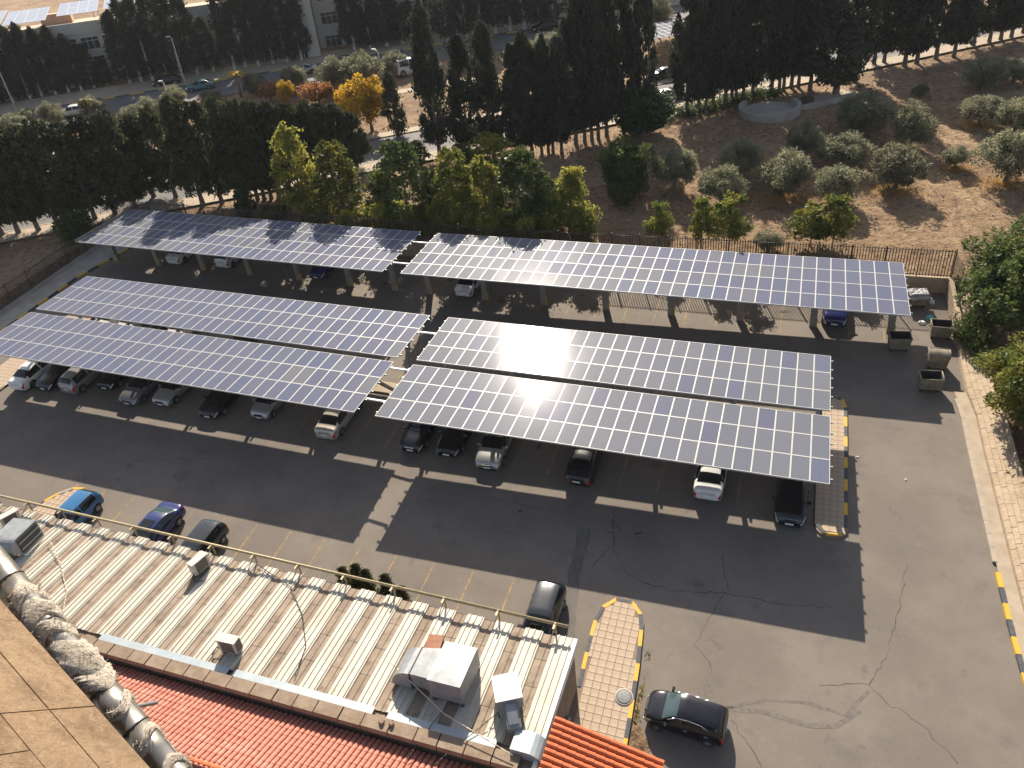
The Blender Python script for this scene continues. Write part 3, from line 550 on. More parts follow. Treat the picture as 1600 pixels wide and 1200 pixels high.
def single(key, label, posts, mix):
    root = Vector((posts[0], 54.4, g(posts[0], 54.4))); t = thing('solar_canopy', label, 'solar canopy', root); canopy(t, key, root, mix)
    for x in posts:
        z0 = g(x, 54.4); z1 = under(key, x, 54.4) - .2
        b = MB(); w = .24; b.hexa([(x - root.x + sx * w, sy * .2, z0 - root.z) for sx, sy in ((-1, -1), (1, -1), (1, 1), (-1, 1))], [(x - root.x + sx * w, sy * .2, z1 - root.z) for sx, sy in ((-1, -1), (1, -1), (1, 1), (-1, 1))]); o = b.build('post', M['post'], t)
        b = MB(); b.box((x - root.x + .28, -.12, z0 - root.z + .35), (.06, .2, .7)); b.build('yellow_guard', M['kerb_y'], t)
        BL, TL = CAN[key][2], CAN[key][4]
        beam(t, root, (x, BL[1] + .3, under(key, x, BL[1] + .3)), (x, TL[1] - .3, under(key, x, TL[1] - .3)), .2, .26, 'rafter', 'post')
        beam(t, root, (x, 54.4, z0 + 2.6), (x, 52.2, under(key, x, 52.2) - .1), .12, .12, 'brace', 'post')
    return t, root
tTR, rTR = single('TR', 'long rear solar canopy on the right in front of the olive field', [7.68 - 5.32 * k for k in range(8)], mixed)
tTL, rTL = single('TL', 'rear solar canopy on the left with tree shadows on its back row', [-37.6 - 5.5 * k for k in range(6)] + [-33.0], mixed)
# white bars that bridge the gap between left and right canopies (carried by the left ones)
for t, root, kl, kr, rows in ((tL, rootL, 'FL', 'FR', (.28, .9)), (tL, rootL, 'ML', 'MR', (.62,)), (tTL, rTL, 'TL', 'TR', (.24, .76))):
    for q in rows:
        A = CAN[kl]; Bc = CAN[kr]
        a = Vector(A[3]) + (Vector(A[4]) - Vector(A[2])) * q + Vector((0, 0, -.1)); c = Vector(Bc[2]) + (Vector(Bc[4]) - Vector(Bc[2])) * q + Vector((-.02, 0, -.1))
        beam(t, root, a, c, .13, .1, 'bridging_bar', 'white_bar')
# ================================================================== white roofed building, tiled roofs
ZR = 3.0
def yfar(x): return 21.65 - .0215 * x
kb = thing('kitchen_building', 'long low building with ribbed white metal roof and brown stone coping', 'building', Vector((-30, 19, g(-30, 19))))
K0 = kb.location.copy()
def kl(p): return (p[0] - K0.x, p[1] - K0.y, p[2] - K0.z)
b = MB(); X0, X1 = -56.0, -7.5
b.hexa([kl((x, y, g(x, y) - .2)) for x, y in ((X0, 15.3), (X1, 15.3), (X1, yfar(X1) - .15), (X0, yfar(X0) - .15))], [kl((x, y, ZR - .12)) for x, y in ((X0, 15.3), (X1, 15.3), (X1, yfar(X1) - .15), (X0, yfar(X0) - .15))])
b.build('wall', M['coping'], kb)
PER = 1.5; x = X1 + .02
while x > X0:
    xa = x - .88; yn = 16.05
    b = MB(); prof = [(x, 0)]
    for k in range(3):
        c = x - .11 - k * .3; prof += [(c + .05, 0), (c + .022, .05), (c - .022, .05), (c - .05, 0)]
    prof.append((xa, 0))
    for (xq, zq), (xr, zr) in zip(prof[:-1], prof[1:]): b.face([kl((xr, yn, ZR + zr)), kl((xq, yn, ZR + zq)), kl((xq, yfar(xq), ZR + zq)), kl((xr, yfar(xr), ZR + zr))])
    b.face([kl((x, yfar(x), ZR)), kl((xa, yfar(xa), ZR)), kl((xa, yfar(xa), ZR - .1)), kl((x, yfar(x), ZR - .1))])
    b.build('roof_sheet', M['sheet'], kb)
    xb = x - PER; ym = yn; b = MB(); prof = [(xa, 0), (xa - .05, -.05), (xa - .22, -.055), (xa - .27, -.015), (xa - .32, -.055), (xb + .05, -.05), (xb, 0)]
    segs = np.linspace(yn, yfar(x) - .02, 5)
    for q, (ya, yb) in enumerate(zip(segs[:-1], segs[1:])):     # lapped lengths: each one tucks under the next
        for (xq, zq), (xr, zr) in zip(prof[:-1], prof[1:]): b.face([kl((xr, ya, ZR + zr + .006)), kl((xq, ya, ZR + zq + .006)), kl((xq, yb, ZR + zq - .006)), kl((xr, yb, ZR + zr - .006))])
        for (xq, zq), (xr, zr) in zip(prof[:-1], prof[1:]): b.face([kl((xr, yb, ZR + zr - .006)), kl((xq, yb, ZR + zq - .006)), kl((xq, yb, ZR + zq + .006)), kl((xr, yb, ZR + zr + .006))])
    b.build('roof_valley', M['valley'], kb)
    x -= PER
x = -8.0; k = 0
while x > -33:
    w = random.uniform(1.05, 1.35); b = MB(); hz = random.uniform(-.015, .02)
    b.hexa([kl(p) for p in ((x - w + .015, 15.1, ZR - .15), (x - .015, 15.1, ZR - .15), (x - .015, 15.75, ZR - .15), (x - w + .015, 15.75, ZR - .15))], [kl(p) for p in ((x - w + .03, 15.13, ZR + .1 + hz), (x - .03, 15.13, ZR + .1 + hz), (x - .03, 15.72, ZR + .12 + hz), (x - w + .03, 15.72, ZR + .12 + hz))])
    b.build('coping_stone', M['coping'], kb); x -= w
for xa, xb in ((-30.4, -22.6), (-22.3, -14.9), (-14.2, -9.2)):
    b = MB(); b.hexa([kl(p) for p in ((xa, 15.76, ZR + .02), (xb, 15.76, ZR + .02), (xb, 16.12, ZR + .03), (xa, 16.12, ZR + .03))], [kl(p) for p in ((xa, 15.76, ZR + .05), (xb, 15.76, ZR + .05), (xb, 16.12, ZR + .055), (xa, 16.12, ZR + .055))]); b.build('flashing', M['flash'], kb)
b = MB(); b.hexa([kl(p) for p in ((-7.5, 15.3, 2.6), (-7.32, 15.3, 2.6), (-7.32, yfar(-7.4), 2.6), (-7.5, yfar(-7.4), 2.6))], [kl(p) for p in ((-7.5, 15.3, 3.03), (-7.32, 15.3, 3.03), (-7.32, yfar(-7.4), 3.03), (-7.5, yfar(-7.4), 3.03))]); b.build('verge_trim', M['mattwhite'], kb)
# rail pipe on brackets
rp_ = thing('rail_pipe', 'weathered brass coloured pipe rail on brackets along the far eave of the white roof', 'railing', Vector((-30, yfar(-30) + .12, ZR)))
o = rp_.location.copy(); b = MB(); b.tube((X0 - o.x, yfar(X0) + .12 - o.y, .6), (-7.75 - o.x, yfar(-7.75) + .12 - o.y, .6), .078, .078, 8); b.build('pipe', M['pipe_brass'], rp_)
for k in range(17):
    x = -8.4 - 2.85 * k; b = MB(); b.box((x - o.x, yfar(x) + .1 - o.y, .3), (.07, .07, .75)); b.box((x - o.x, yfar(x) - .05 - o.y, .62), (.1, .34, .05)); b.build('bracket', M['pipe_brass'], rp_)
    b = MB(); b.tube((x - o.x, yfar(x) + .08 - o.y, .55), (x - o.x - .1, yfar(x) - .6 - o.y, .03), .025, .025, 5); b.build('stay', M['steel'], rp_)
# air conditioners
def ac_unit(x, y, rz, label, cond=True):
    t = thing('air_conditioner', label, 'air conditioner', Matrix.Translation((x, y, ZR + .02)) @ Matrix.Rotation(rz, 4, 'Z'))
    b = MB(); b.box((0, 0, .5), (1.02, .44, .72)); b.build('casing', M['acwhite'], t)
    b = MB(); b.box((0, -.226, .5), (.72, .012, .62)); b.build('grille', M['acgrille'], t)
    b = MB(); b.box((.516, 0, .5), (.012, .38, .62)); b.build('side_grille', M['acgrille'], t)
    b = MB(); b.box((0, 0, .875), (1.06, .48, .03)); b.build('lid', M['acwhite'], t)
    for s in (-.38, .38): b = MB(); b.box((s, 0, .07), (.07, .5, .14)); b.build('foot', M['steel'], t)
    b = MB(); b.path([(-.5, -.1, .3), (-.72, -.2, .22), (-.8, -.5, .06), (-.5, -.75, .05)], .025, 5); b.build('hose', M['cable'], t)
    return t
ac_unit(-23.15, 17.0, .03, 'cream air conditioner with dark side grille near the middle of the white roof')
ac_unit(-28.2, 21.05, 1.35, 'cream air conditioner with grey grille at the far eave of the white roof')
ac_unit(-42.6, 21.3, 1.2, 'white fan air conditioner at the upper left end of the roof beside the bent duct')
# big duct hood
dh = thing('duct_hood', 'large galvanised duct box with creased lid and rounded elbow on the white roof', 'duct', Vector((-11.9, 18.1, ZR)))
def pyr(b, x0, x1, y0, y1, z0, z1, rise):
    b.hexa([(x0, y0, z0), (x1, y0, z0), (x1, y1, z0), (x0, y1, z0)], [(x0, y0, z1), (x1, y0, z1), (x1, y1, z1), (x0, y1, z1)]); c = ((x0 + x1) / 2, (y0 + y1) / 2, z1 + rise)
    P = [(x0, y0, z1 + .004), (x1, y0, z1 + .004), (x1, y1, z1 + .004), (x0, y1, z1 + .004)]
    for k in range(4): b.face([P[k], P[(k + 1) % 4], c])
b = MB(); pyr(b, -.75, .8, -1.0, 1.05, .3, 1.45, .05); b.build('box', M['duct'], dh)
b = MB(); b.hexa([(-1.75, -.75, .45), (-.75, -.85, .4), (-.75, .75, .4), (-1.75, .65, .45)], [(-1.75, -.75, 1.15), (-.75, -.85, 1.3), (-.75, .75, 1.3), (-1.75, .65, 1.15)]); b.build('transition', M['duct'], dh)
b = MB(); pr = [(-1.78 - 1.0 * math.sin(a), .12 + 1.0 * math.cos(a)) for a in np.linspace(0, math.pi / 2, 7)]
for (xa, za), (xb_, zb_) in zip(pr[:-1], pr[1:]): b.face([(xa, -.75, za), (xa, .65, za), (xb_, .65, zb_), (xb_, -.75, zb_)], 0, True)
b.face([(-1.78, -.75, 0.05)] + [(xa, -.75, za) for xa, za in pr]); b.face([(-1.78, .65, .05)] + [(xa, .65, za) for xa, za in reversed(pr)]); b.build('elbow', M['duct'], dh)
b = MB(); b.box((-1.76, -.05, .63), (.05, 1.48, 1.1)); b.build('flange', M['ductdark'], dh)
for sx, sy in ((-.6, -.9), (.7, -.9), (.7, .95), (-.6, .95)): b = MB(); b.box((sx, sy, .15), (.12, .12, .3)); b.build('leg', M['ductdark'], dh)
d2 = thing('duct_hood', 'smaller turned galvanised box with short downward duct at the roof corner', 'duct', Matrix.Translation((-9.35, 17.9, ZR)) @ Matrix.Rotation(.5, 4, 'Z'))
b = MB(); b.hexa([(-.55, -.7, .5), (.6, -.7, .5), (.6, .6, .5), (-.55, .6, .5)], [(-.55, -.7, 1.15), (.6, -.7, 1.15), (.6, .6, 1.15), (-.55, .6, 1.15)]); b.build('box', M['duct'], d2)
b = MB(); b.box((-.5, -.6, .25), (.06, .06, .5)); b.box((.5, -.6, .25), (.06, .06, .5)); b.box((-.5, .5, .25), (.06, .06, .5)); b.box((.5, .5, .25), (.06, .06, .5)); b.build('stand', M['ductdark'], d2)
b = MB(); b.hexa([(-.25, -1.6, .15), (.35, -1.6, .15), (.35, -.7, .55), (-.25, -.7, .55)], [(-.25, -1.6, .55), (.35, -1.6, .55), (.35, -.7, 1.0), (-.25, -.7, 1.0)]); b.build('chute', M['duct'], d2)
b = MB(); b.hexa([(-.17, -1.5, .62), (.27, -1.5, .62), (.27, -.8, .97), (-.17, -.8, .97)], [(-.17, -1.5, .66), (.27, -1.5, .66), (.27, -.8, 1.01), (-.17, -.8, 1.01)]); b.build('hatch', M['steel'], d2)
d3 = thing('corner_elbow', 'curved zinc elbow duct folding down over the roof corner', 'duct', Vector((-7.95, 16.2, ZR)))
b = MB(); pr = [(.1 + .75 * math.sin(a), -.35 + .75 * math.cos(a)) for a in np.linspace(0, math.pi / 2, 7)]; pr = [(-.55, .4)] + pr
for (xa, za), (xb_, zb_) in zip(pr[:-1], pr[1:]): b.face([(xa, -.5, za), (xb_, -.5, zb_), (xb_, .45, zb_), (xa, .45, za)], 0, True)
b.face([(-.55, -.5, -.2)] + [(.1, -.5, -.35)] + [(xa, -.5, za) for xa, za in reversed(pr)]); b.build('elbow', M['flash'], d3)
# large bent duct on the left
d4 = thing('bent_duct', 'big bent metal duct with dark louvre at the left end of the white roof', 'duct', Matrix.Translation((-40.4, 20.4, ZR)) @ Matrix.Rotation(.1, 4, 'Z'))
b = MB(); pr = [(.55 * math.cos(a) - .1, .75 + .55 * math.sin(a)) for a in np.linspace(math.pi * .5, -math.pi * .0, 8)]
pr = [(-1.0 + .55 * math.cos(a), .75 + .55 * math.sin(a)) for a in np.linspace(math.pi * 1.15, math.pi * .5, 8)] + [(.5, 1.3)]
for (ya, za), (yb, zb_) in zip(pr[:-1], pr[1:]): b.face([(-.8, ya, za), (-.8, yb, zb_), (.8, yb, zb_), (.8, ya, za)], 0, True)
y0, z0 = pr[0]; b.face([(-.8, y0 + .5, .02), (-.8, y0, z0), (.8, y0, z0), (.8, y0 + .5, .02)], 0); b.face([(-.8, y, z) for y, z in pr] + [(-.8, .5, .1), (-.8, y0 + .5, .02)]); b.face(([(.8, y, z) for y, z in pr] + [(.8, .5, .1), (.8, y0 + .5, .02)])[::-1]); b.build('hood', M['duct'], d4)
b = MB(); b.box((.83, -.35, .72), (.05, 1.5, .95)); b.build('louvre', M['ductdark'], d4)
for k in range(2): b = MB(); b.box((.87, -.35, .5 + .42 * k), (.05, 1.45, .07)); b.build('louvre_blade', M['flash'], d4)
# loose things on the roof
b = MB(); b.box((0, 0, .05), (.75, .8, .05)); tag(b.build('rusty_plate', M['rustplate'], None, Matrix.Translation((-13.75, 19.9, ZR + .05)) @ Matrix.Rotation(.15, 4, 'Z')), 'rust brown metal plate lying on the white roof behind the duct', 'plate')
for i, (x, y, z) in enumerate(((-13.95, 19.35, ZR + .1), (-13.6, 19.25, ZR + .1), (-14.2, 15.45, ZR + .13), (-13.75, 15.5, ZR + .13))):
    b = MB(); P = [(random.uniform(.1, .2) * math.cos(a), random.uniform(.1, .18) * math.sin(a)) for a in np.linspace(0, 5.2, 6)]; b.hexa([(p[0], p[1], 0) for p in P], [(p[0] * .7, p[1] * .7, .14) for p in P])
    tag(b.build('loose_stone', M['coping'], None, Vector((x, y, z))), ['left pale stone on the rusty plate', 'right pale stone on the rusty plate', 'left pale stone on the coping below the duct', 'right pale stone on the coping below the duct'][i], 'stone', 'loose stones on the roof')
def wire(name, label, pts, r, m):
    b = MB(); n = len(pts); out = []
    for i in range(n - 1):
        a, c = Vector(pts[i]), Vector(pts[i + 1])
        for k in range(6): out.append(a.lerp(c, k / 6))
    out.append(Vector(pts[-1])); o = out[0].copy(); b.path([p - o for p in out], r, 5); return tag(b.build(name, m, None, o), label, 'cable')
wire('cable', 'pale rope stretched diagonally in front of the large duct box', [(-15.0, 17.9, 3.9), (-11.6, 16.3, 3.6), (-8.3, 15.5, 3.35)], .022, M['rope'])
wire('cable', 'black cable hanging from the large duct box to the red roof', [(-11.6, 17.0, 3.5), (-12.1, 16.0, 3.15), (-12.4, 15.2, 2.9), (-12.6, 14.2, 2.9)], .018, M['cable'])
wire('cable', 'black cable from the smaller box down over the coping', [(-9.5, 17.2, 3.3), (-10.3, 16.0, 3.15), (-10.9, 15.2, 3.05), (-11.5, 14.0, 3.0)], .018, M['cable'])
wire('cable', 'thin dark cable lying across the ribs from the eave to the middle of the roof', [(-25.3, 22.1, 3.08), (-22.6, 21.2, 3.07), (-20.9, 19.7, 3.07), (-19.7, 18.1, 3.07), (-19.3, 16.5, 3.07)], .022, M['cable'])
wire('cable', 'pale cable lying on the left end of the white roof below the bent duct', [(-38.9, 20.7, 3.3), (-36.6, 19.3, 3.08), (-34.6, 17.8, 3.08), (-33.6, 16.6, 3.08)], .025, M['rope'])
# ------------------------------------------------------------------ clay tiles
def tile_mesh(r, l, m, name='roof_tile'):
    b = MB(); n = 5; A = [(r * math.cos(a), r * .85 * math.sin(a)) for a in np.linspace(math.pi, 0, n + 1)]
    for (xa, za), (xb_, zb_) in zip(A[:-1], A[1:]): b.face([(xa * .9, -l / 2, za), (xb_ * .9, -l / 2, zb_), (xb_, l / 2, zb_ + .02), (xa, l / 2, za + .02)][::-1], 0, True)
    b.face([(xa * .9, -l / 2, za) for xa, za in A]); b.face([(xa, l / 2, za + .02) for xa, za in reversed(A)])
    return b.mesh(name, [m])
RT = tile_mesh(.125, .44, M['redtile']); OT = tile_mesh(.135, .45, M['orangetile'])
an = thing('tiled_annex', 'building with red clay tile roof below the white roof', 'building', Vector((-19, 13, g(-19, 13)))); A0 = an.location.copy()
b = MB(); b.hexa([(x - A0.x, y - A0.y, -.2) for x, y in ((-33, 8), (-7.6, 8), (-7.6, 15.05), (-33, 15.05))], [(x - A0.x, y - A0.y, 2.1 - A0.z) for x, y in ((-33, 8), (-7.6, 8), (-7.6, 15.05), (-33, 15.05))]); b.build('wall', M['coping'], an)
ya, za, yb, zb_ = 15.05, 2.35, 11.55, 3.55
b = MB(); b.face([(-33 - A0.x, yb - A0.y, zb_ - A0.z), (-7.6 - A0.x, yb - A0.y, zb_ - A0.z), (-7.6 - A0.x, ya - A0.y, za - A0.z), (-33 - A0.x, ya - A0.y, za - A0.z)]); b.face([(-33 - A0.x, yb - A0.y, zb_ - A0.z), (-7.6 - A0.x, yb - A0.y, zb_ - A0.z), (-7.6 - A0.x, 8 - A0.y, za - A0.z), (-33 - A0.x, 8 - A0.y, za - A0.z)][::-1]); rd = b.build('roof', M['redtile'], an)
sl = math.atan2(zb_ - za, ya - yb); Ls = math.hypot(zb_ - za, ya - yb); rest = MB(); cntT = 0
proto = RT; pv_ = [v.co.copy() for v in proto.vertices]; pf = [tuple(p.vertices) for p in proto.polygons]
tl = []
for c in range(int(25.2 / .262)):
    x = -7.75 - c * .262
    for r in range(int(Ls / .385) + 1):
        d = .2 + r * .385
        y = ya - d * math.cos(sl); z = za + d * math.sin(sl) + .015
        tl.append((x, y, z))
tl.sort(key=lambda p: (abs(p[0] + 15.5) + (p[1] - 14.4) * -2.0))
for i, (x, y, z) in enumerate(tl):
    Mx = Matrix.Translation((x - A0.x + random.uniform(-.008, .008), y - A0.y, z - A0.z)) @ Matrix.Rotation(-sl + random.gauss(0, .012), 4, 'X') @ Matrix.Rotation(math.pi + random.gauss(0, .015), 4, 'Z')
    if i < 300: link('roof_tile', RT, rd, Mx)
    else:
        o_ = len(rest.v); rest.v += [tuple(Mx @ v) for v in pv_]; rest.f += [tuple(o_ + k for k in f) for f in pf]; rest.m += [0] * len(pf); rest.sm += [True] * len(pf)
tag(rest.build('roof_tiles', M['redtile'], rd), kind='stuff')
for k in range(58): link('ridge_tile', OT, rd, Matrix.Translation((-7.9 - .43 * k - A0.x, yb - A0.y, zb_ + .06 - A0.z)) @ Matrix.Rotation(math.pi / 2, 4, 'Z'))
pc = thing('tiled_porch', 'small porch with glossy orange clay tile roof at the end of the white roofed building', 'porch', Vector((-4.9, 16, g(-4.9, 16)))); P0_ = pc.location.copy()
xa, xb_, zt, zl = -7.15, -2.7, 3.2, 2.0; sl = math.atan2(zt - zl, xb_ - xa); Ls = math.hypot(zt - zl, xb_ - xa)
b = MB(); b.face([(xa - P0_.x, 13.5 - P0_.y, zt - P0_.z), (xb_ - P0_.x, 13.5 - P0_.y, zl - P0_.z), (xb_ - P0_.x, 17.65 - P0_.y, zl - P0_.z), (xa - P0_.x, 17.65 - P0_.y, zt - P0_.z)]); b.face([(xa - P0_.x, 17.65 - P0_.y, zt - P0_.z), (xb_ - P0_.x, 17.65 - P0_.y, zl - P0_.z), (xb_ - P0_.x, 17.65 - P0_.y, zl - .18 - P0_.z), (xa - P0_.x, 17.65 - P0_.y, zt - .18 - P0_.z)]); po = b.build('roof', M['orangetile'], pc)
for r in range(15):
    y = 17.55 - r * .285
    for c in range(12):
        d = .2 + c * .385; x = xa + d * math.cos(sl); z = zt - d * math.sin(sl) + .02
        link('roof_tile', OT, po, Matrix.Translation((x - P0_.x, y - P0_.y, z - P0_.z)) @ Matrix.Rotation(sl, 4, 'Y') @ Matrix.Rotation(math.pi / 2 + random.gauss(0, .012), 4, 'Z') @ Matrix.Rotation(math.pi, 4, 'Z') @ Matrix.Rotation(random.gauss(.02, .01), 4, 'X'))
for x, y in ((-3.0, 17.3), (-3.0, 14.0), (-7.0, 14.0)): b = MB(); b.box((x - P0_.x, y - P0_.y, 1.3), (.25, .25, 2.9)); b.build('pillar', M['coping'], pc)
# security lamp on the end wall
sl_ = thing('wall_lamp', 'small black floodlight on a bracket at the end wall of the white roofed building', 'lamp', Vector((-7.25, 18.35, 1.9)))
b = MB(); b.box((.12, 0, 0), (.25, .06, .05)); b.build('bracket', M['ductdark'], sl_); b = MB(); b.box((.3, 0, .08), (.22, .34, .2), M=Matrix.Rotation(.5, 3, 'Y')); b.build('lamp_head', M['ductdark'], sl_)
# ------------------------------------------------------------------ the viewer's own building: stone parapet and lagged pipe
CAMP = Vector((0, 0, 32))
def cray(u, v): return RIGHT * ((u - 800) / 1181.84) + UP * (-(v - 600) / 1181.84) + FWD
Pa = CAMP + cray(0, 935) * 2.2; Pb = CAMP + cray(235, 1200) * 2.0
d_ = (Pb - Pa).normalized(); n_ = (SUN - d_ * SUN.dot(d_)).normalized(); w_ = n_.cross(d_)
if w_.dot(RIGHT) > 0: w_ = -w_
Fm = Matrix(((d_.x, w_.x, n_.x, Pa.x), (d_.y, w_.y, n_.y, Pa.y), (d_.z, w_.z, n_.z, Pa.z), (0, 0, 0, 1)))
if Fm.determinant() < 0: d_ = -d_; Fm = Matrix(((d_.x, w_.x, n_.x, Pa.x), (d_.y, w_.y, n_.y, Pa.y), (d_.z, w_.z, n_.z, Pa.z), (0, 0, 0, 1)))
pw = thing('stone_parapet', 'sandstone parapet in the bottom left corner beside the lagged pipe', 'parapet', Fm)
b = MB(); b.box((0, .8, -.1235), (4.0, 1.58, .24)); b.build('core', M['sandstone'], pw)
rows_ = [0.0, .19, .36, .56, .78, 1.0]
for r in range(5):
    x = -1.8 + random.uniform(0, .3)
    while x < 2.0:
        w = random.uniform(.26, .5); b = MB(); q = .0004; z1 = random.uniform(-.001, .001)
        b.hexa([(x + q, rows_[r] + q, -.03), (x + w - q, rows_[r] + q, -.03), (x + w - q, rows_[r + 1] - q, -.03), (x + q, rows_[r + 1] - q, -.03)], [(x + q + .0015, rows_[r] + q + .0015, z1), (x + w - q - .0015, rows_[r] + q + .0015, z1), (x + w - q - .0015, rows_[r + 1] - q - .0015, z1), (x + q + .0015, rows_[r + 1] - q - .0015, z1)])
        b.build('stone_block', M['sandstone'], pw); x += w
Qa = CAMP + cray(0, 893) * 2.28; Qb = CAMP + cray(262, 1200) * 2.12; dq = (Qb - Qa).normalized()
pp = thing('lagged_pipe', 'metal jacketed pipe wrapped with frayed pale insulation beside the stone parapet', 'pipe', Qa)
zq = Vector((0, 0, 1)); xq = dq.cross(zq).normalized(); zq = xq.cross(dq); PMx = Matrix(((xq.x, zq.x, dq.x), (xq.y, zq.y, dq.y), (xq.z, zq.z, dq.z))).to_4x4()
Lq = (Qb - Qa).length; s = -1.0; R0 = .044
while s < Lq + .9:
    l = random.uniform(.11, .2); b = MB(); b.lathe([(R0 * .4, s), (R0, s), (R0 * 1.02, s + l * .5), (R0, s + l - .004), (R0 * 1.06, s + l), (R0 * .4, s + l)], 24); b.build('jacket', M['foil'], pp, PMx.copy()); s += l
def wrap(s0, l, amp):
    b = MB(); nn, mm = 36, 14; P = []
    for i in range(mm + 1):
        for k in range(nn):
            t = 2 * math.pi * k / nn; e = math.sin(math.pi * i / mm) ** .5
            r = R0 * (1.02 + e * (.05 + .75 * amp * (.5 + .5 * math.sin(3 * t + s0 * 40)) * random.uniform(.3, 1.1))); P.append((r * math.cos(t), r * math.sin(t), s0 + l * i / mm + .02 * math.sin(2 * t + s0 * 9)))
    b.v = P
    for i in range(mm):
        for k in range(nn): b.f.append((i * nn + k, i * nn + (k + 1) % nn, (i + 1) * nn + (k + 1) % nn, (i + 1) * nn + k)); b.m.append(0); b.sm.append(True)
    for k in range(150):                                   # loose fibres
        t = random.uniform(0, 6.28); z = s0 + random.uniform(0, l); r = R0 * 1.12; a = Vector((r * math.cos(t), r * math.sin(t), z)); dr = Vector((math.cos(t), math.sin(t), random.uniform(-.9, .9))).normalized() * random.uniform(.006, .02); sd = Vector((random.uniform(-1, 1), random.uniform(-1, 1), random.uniform(-1, 1))).normalized() * .0013
        b.face([a - sd, a + sd, a + dr])
    b.build('insulation_wrap', M['wool'], pp, PMx.copy())
for s0, l, a in ((.13, .05, .3), (.21, .07, .45), (.31, .05, .3), (.40, .12, .5), (.55, .06, .45), (.70, .035, .35), (.86, .03, .25), (1.0, .03, .2), (-.2, .1, .3)): wrap(s0 * Lq / 1.0, l, a)
b = MB(); b.tube(Qa + dq * Lq * .72 - Qa + n_ * .0, Qa + dq * Lq * .72 - Qa + (-w_) * .22 + Vector((0, 0, .02)), .007, .007, 6); b.build('spike', M['steel'], pp)
# ================================================================== cars
KIND = {
 'sedan': dict(st=[(-2.25,.72,.60,.66,.50,.34),(-2.18,.98,.80,.78,.62,.26),(-2.05,1.03,.90,.83,.66,.22),(-1.72,1.06,.93,.86,.66,.2),(-1.60,1.10,.94,.865,.66,.2),(-1.0,1.38,.95,.88,.58,.2),(-.55,1.45,.95,.88,.58,.2),(0,1.46,.94,.88,.58,.2),(.36,1.42,.93,.88,.58,.2),(1.05,1.02,.91,.87,.66,.2),(1.17,.985,.90,.87,.68,.2),(1.75,.89,.80,.85,.66,.2),(2.08,.77,.70,.80,.62,.22),(2.20,.64,.58,.72,.56,.26),(2.25,.50,.46,.62,.50,.34)], cowl=1.06, rf=.38, rr=-1.0, deck=-1.62, win=(-1.4, .86), B=-.18, wb=(-1.36, 1.36), wr=.315),
 'hatch': dict(st=[(-1.87,.75,.60,.62,.50,.34),(-1.84,1.0,.85,.74,.60,.26),(-1.77,1.16,.92,.79,.62,.22),(-1.48,1.43,.95,.81,.58,.2),(-.6,1.5,.95,.83,.58,.2),(0,1.51,.94,.83,.58,.2),(.3,1.47,.93,.83,.58,.2),(.98,1.06,.91,.82,.64,.2),(1.1,1.0,.89,.81,.66,.2),(1.5,.91,.8,.78,.6,.2),(1.72,.79,.7,.72,.56,.22),(1.83,.63,.56,.64,.5,.26),(1.875,.5,.46,.56,.46,.34)], cowl=1.0, rf=.32, rr=-1.5, deck=-1.78, win=(-1.42, .8), B=-.25, wb=(-1.17, 1.2), wr=.3)}
def pchip(xs, ys, xq):
    xs = np.array(xs); ys = np.array(ys); h = np.diff(xs); d = np.diff(ys) / h; m = np.zeros(len(xs)); m[0] = d[0]; m[-1] = d[-1]
    for i in range(1, len(xs) - 1):
        if d[i - 1] * d[i] > 0: w1 = 2 * h[i] + h[i - 1]; w2 = h[i] + 2 * h[i - 1]; m[i] = (w1 + w2) / (w1 / d[i - 1] + w2 / d[i])
    i = np.clip(np.searchsorted(xs, xq) - 1, 0, len(xs) - 2); t = (xq - xs[i]) / h[i]
    return (2*t**3-3*t**2+1)*ys[i] + (t**3-2*t**2+t)*h[i]*m[i] + (-2*t**3+3*t**2)*ys[i+1] + (t**3-t**2)*h[i]*m[i+1]
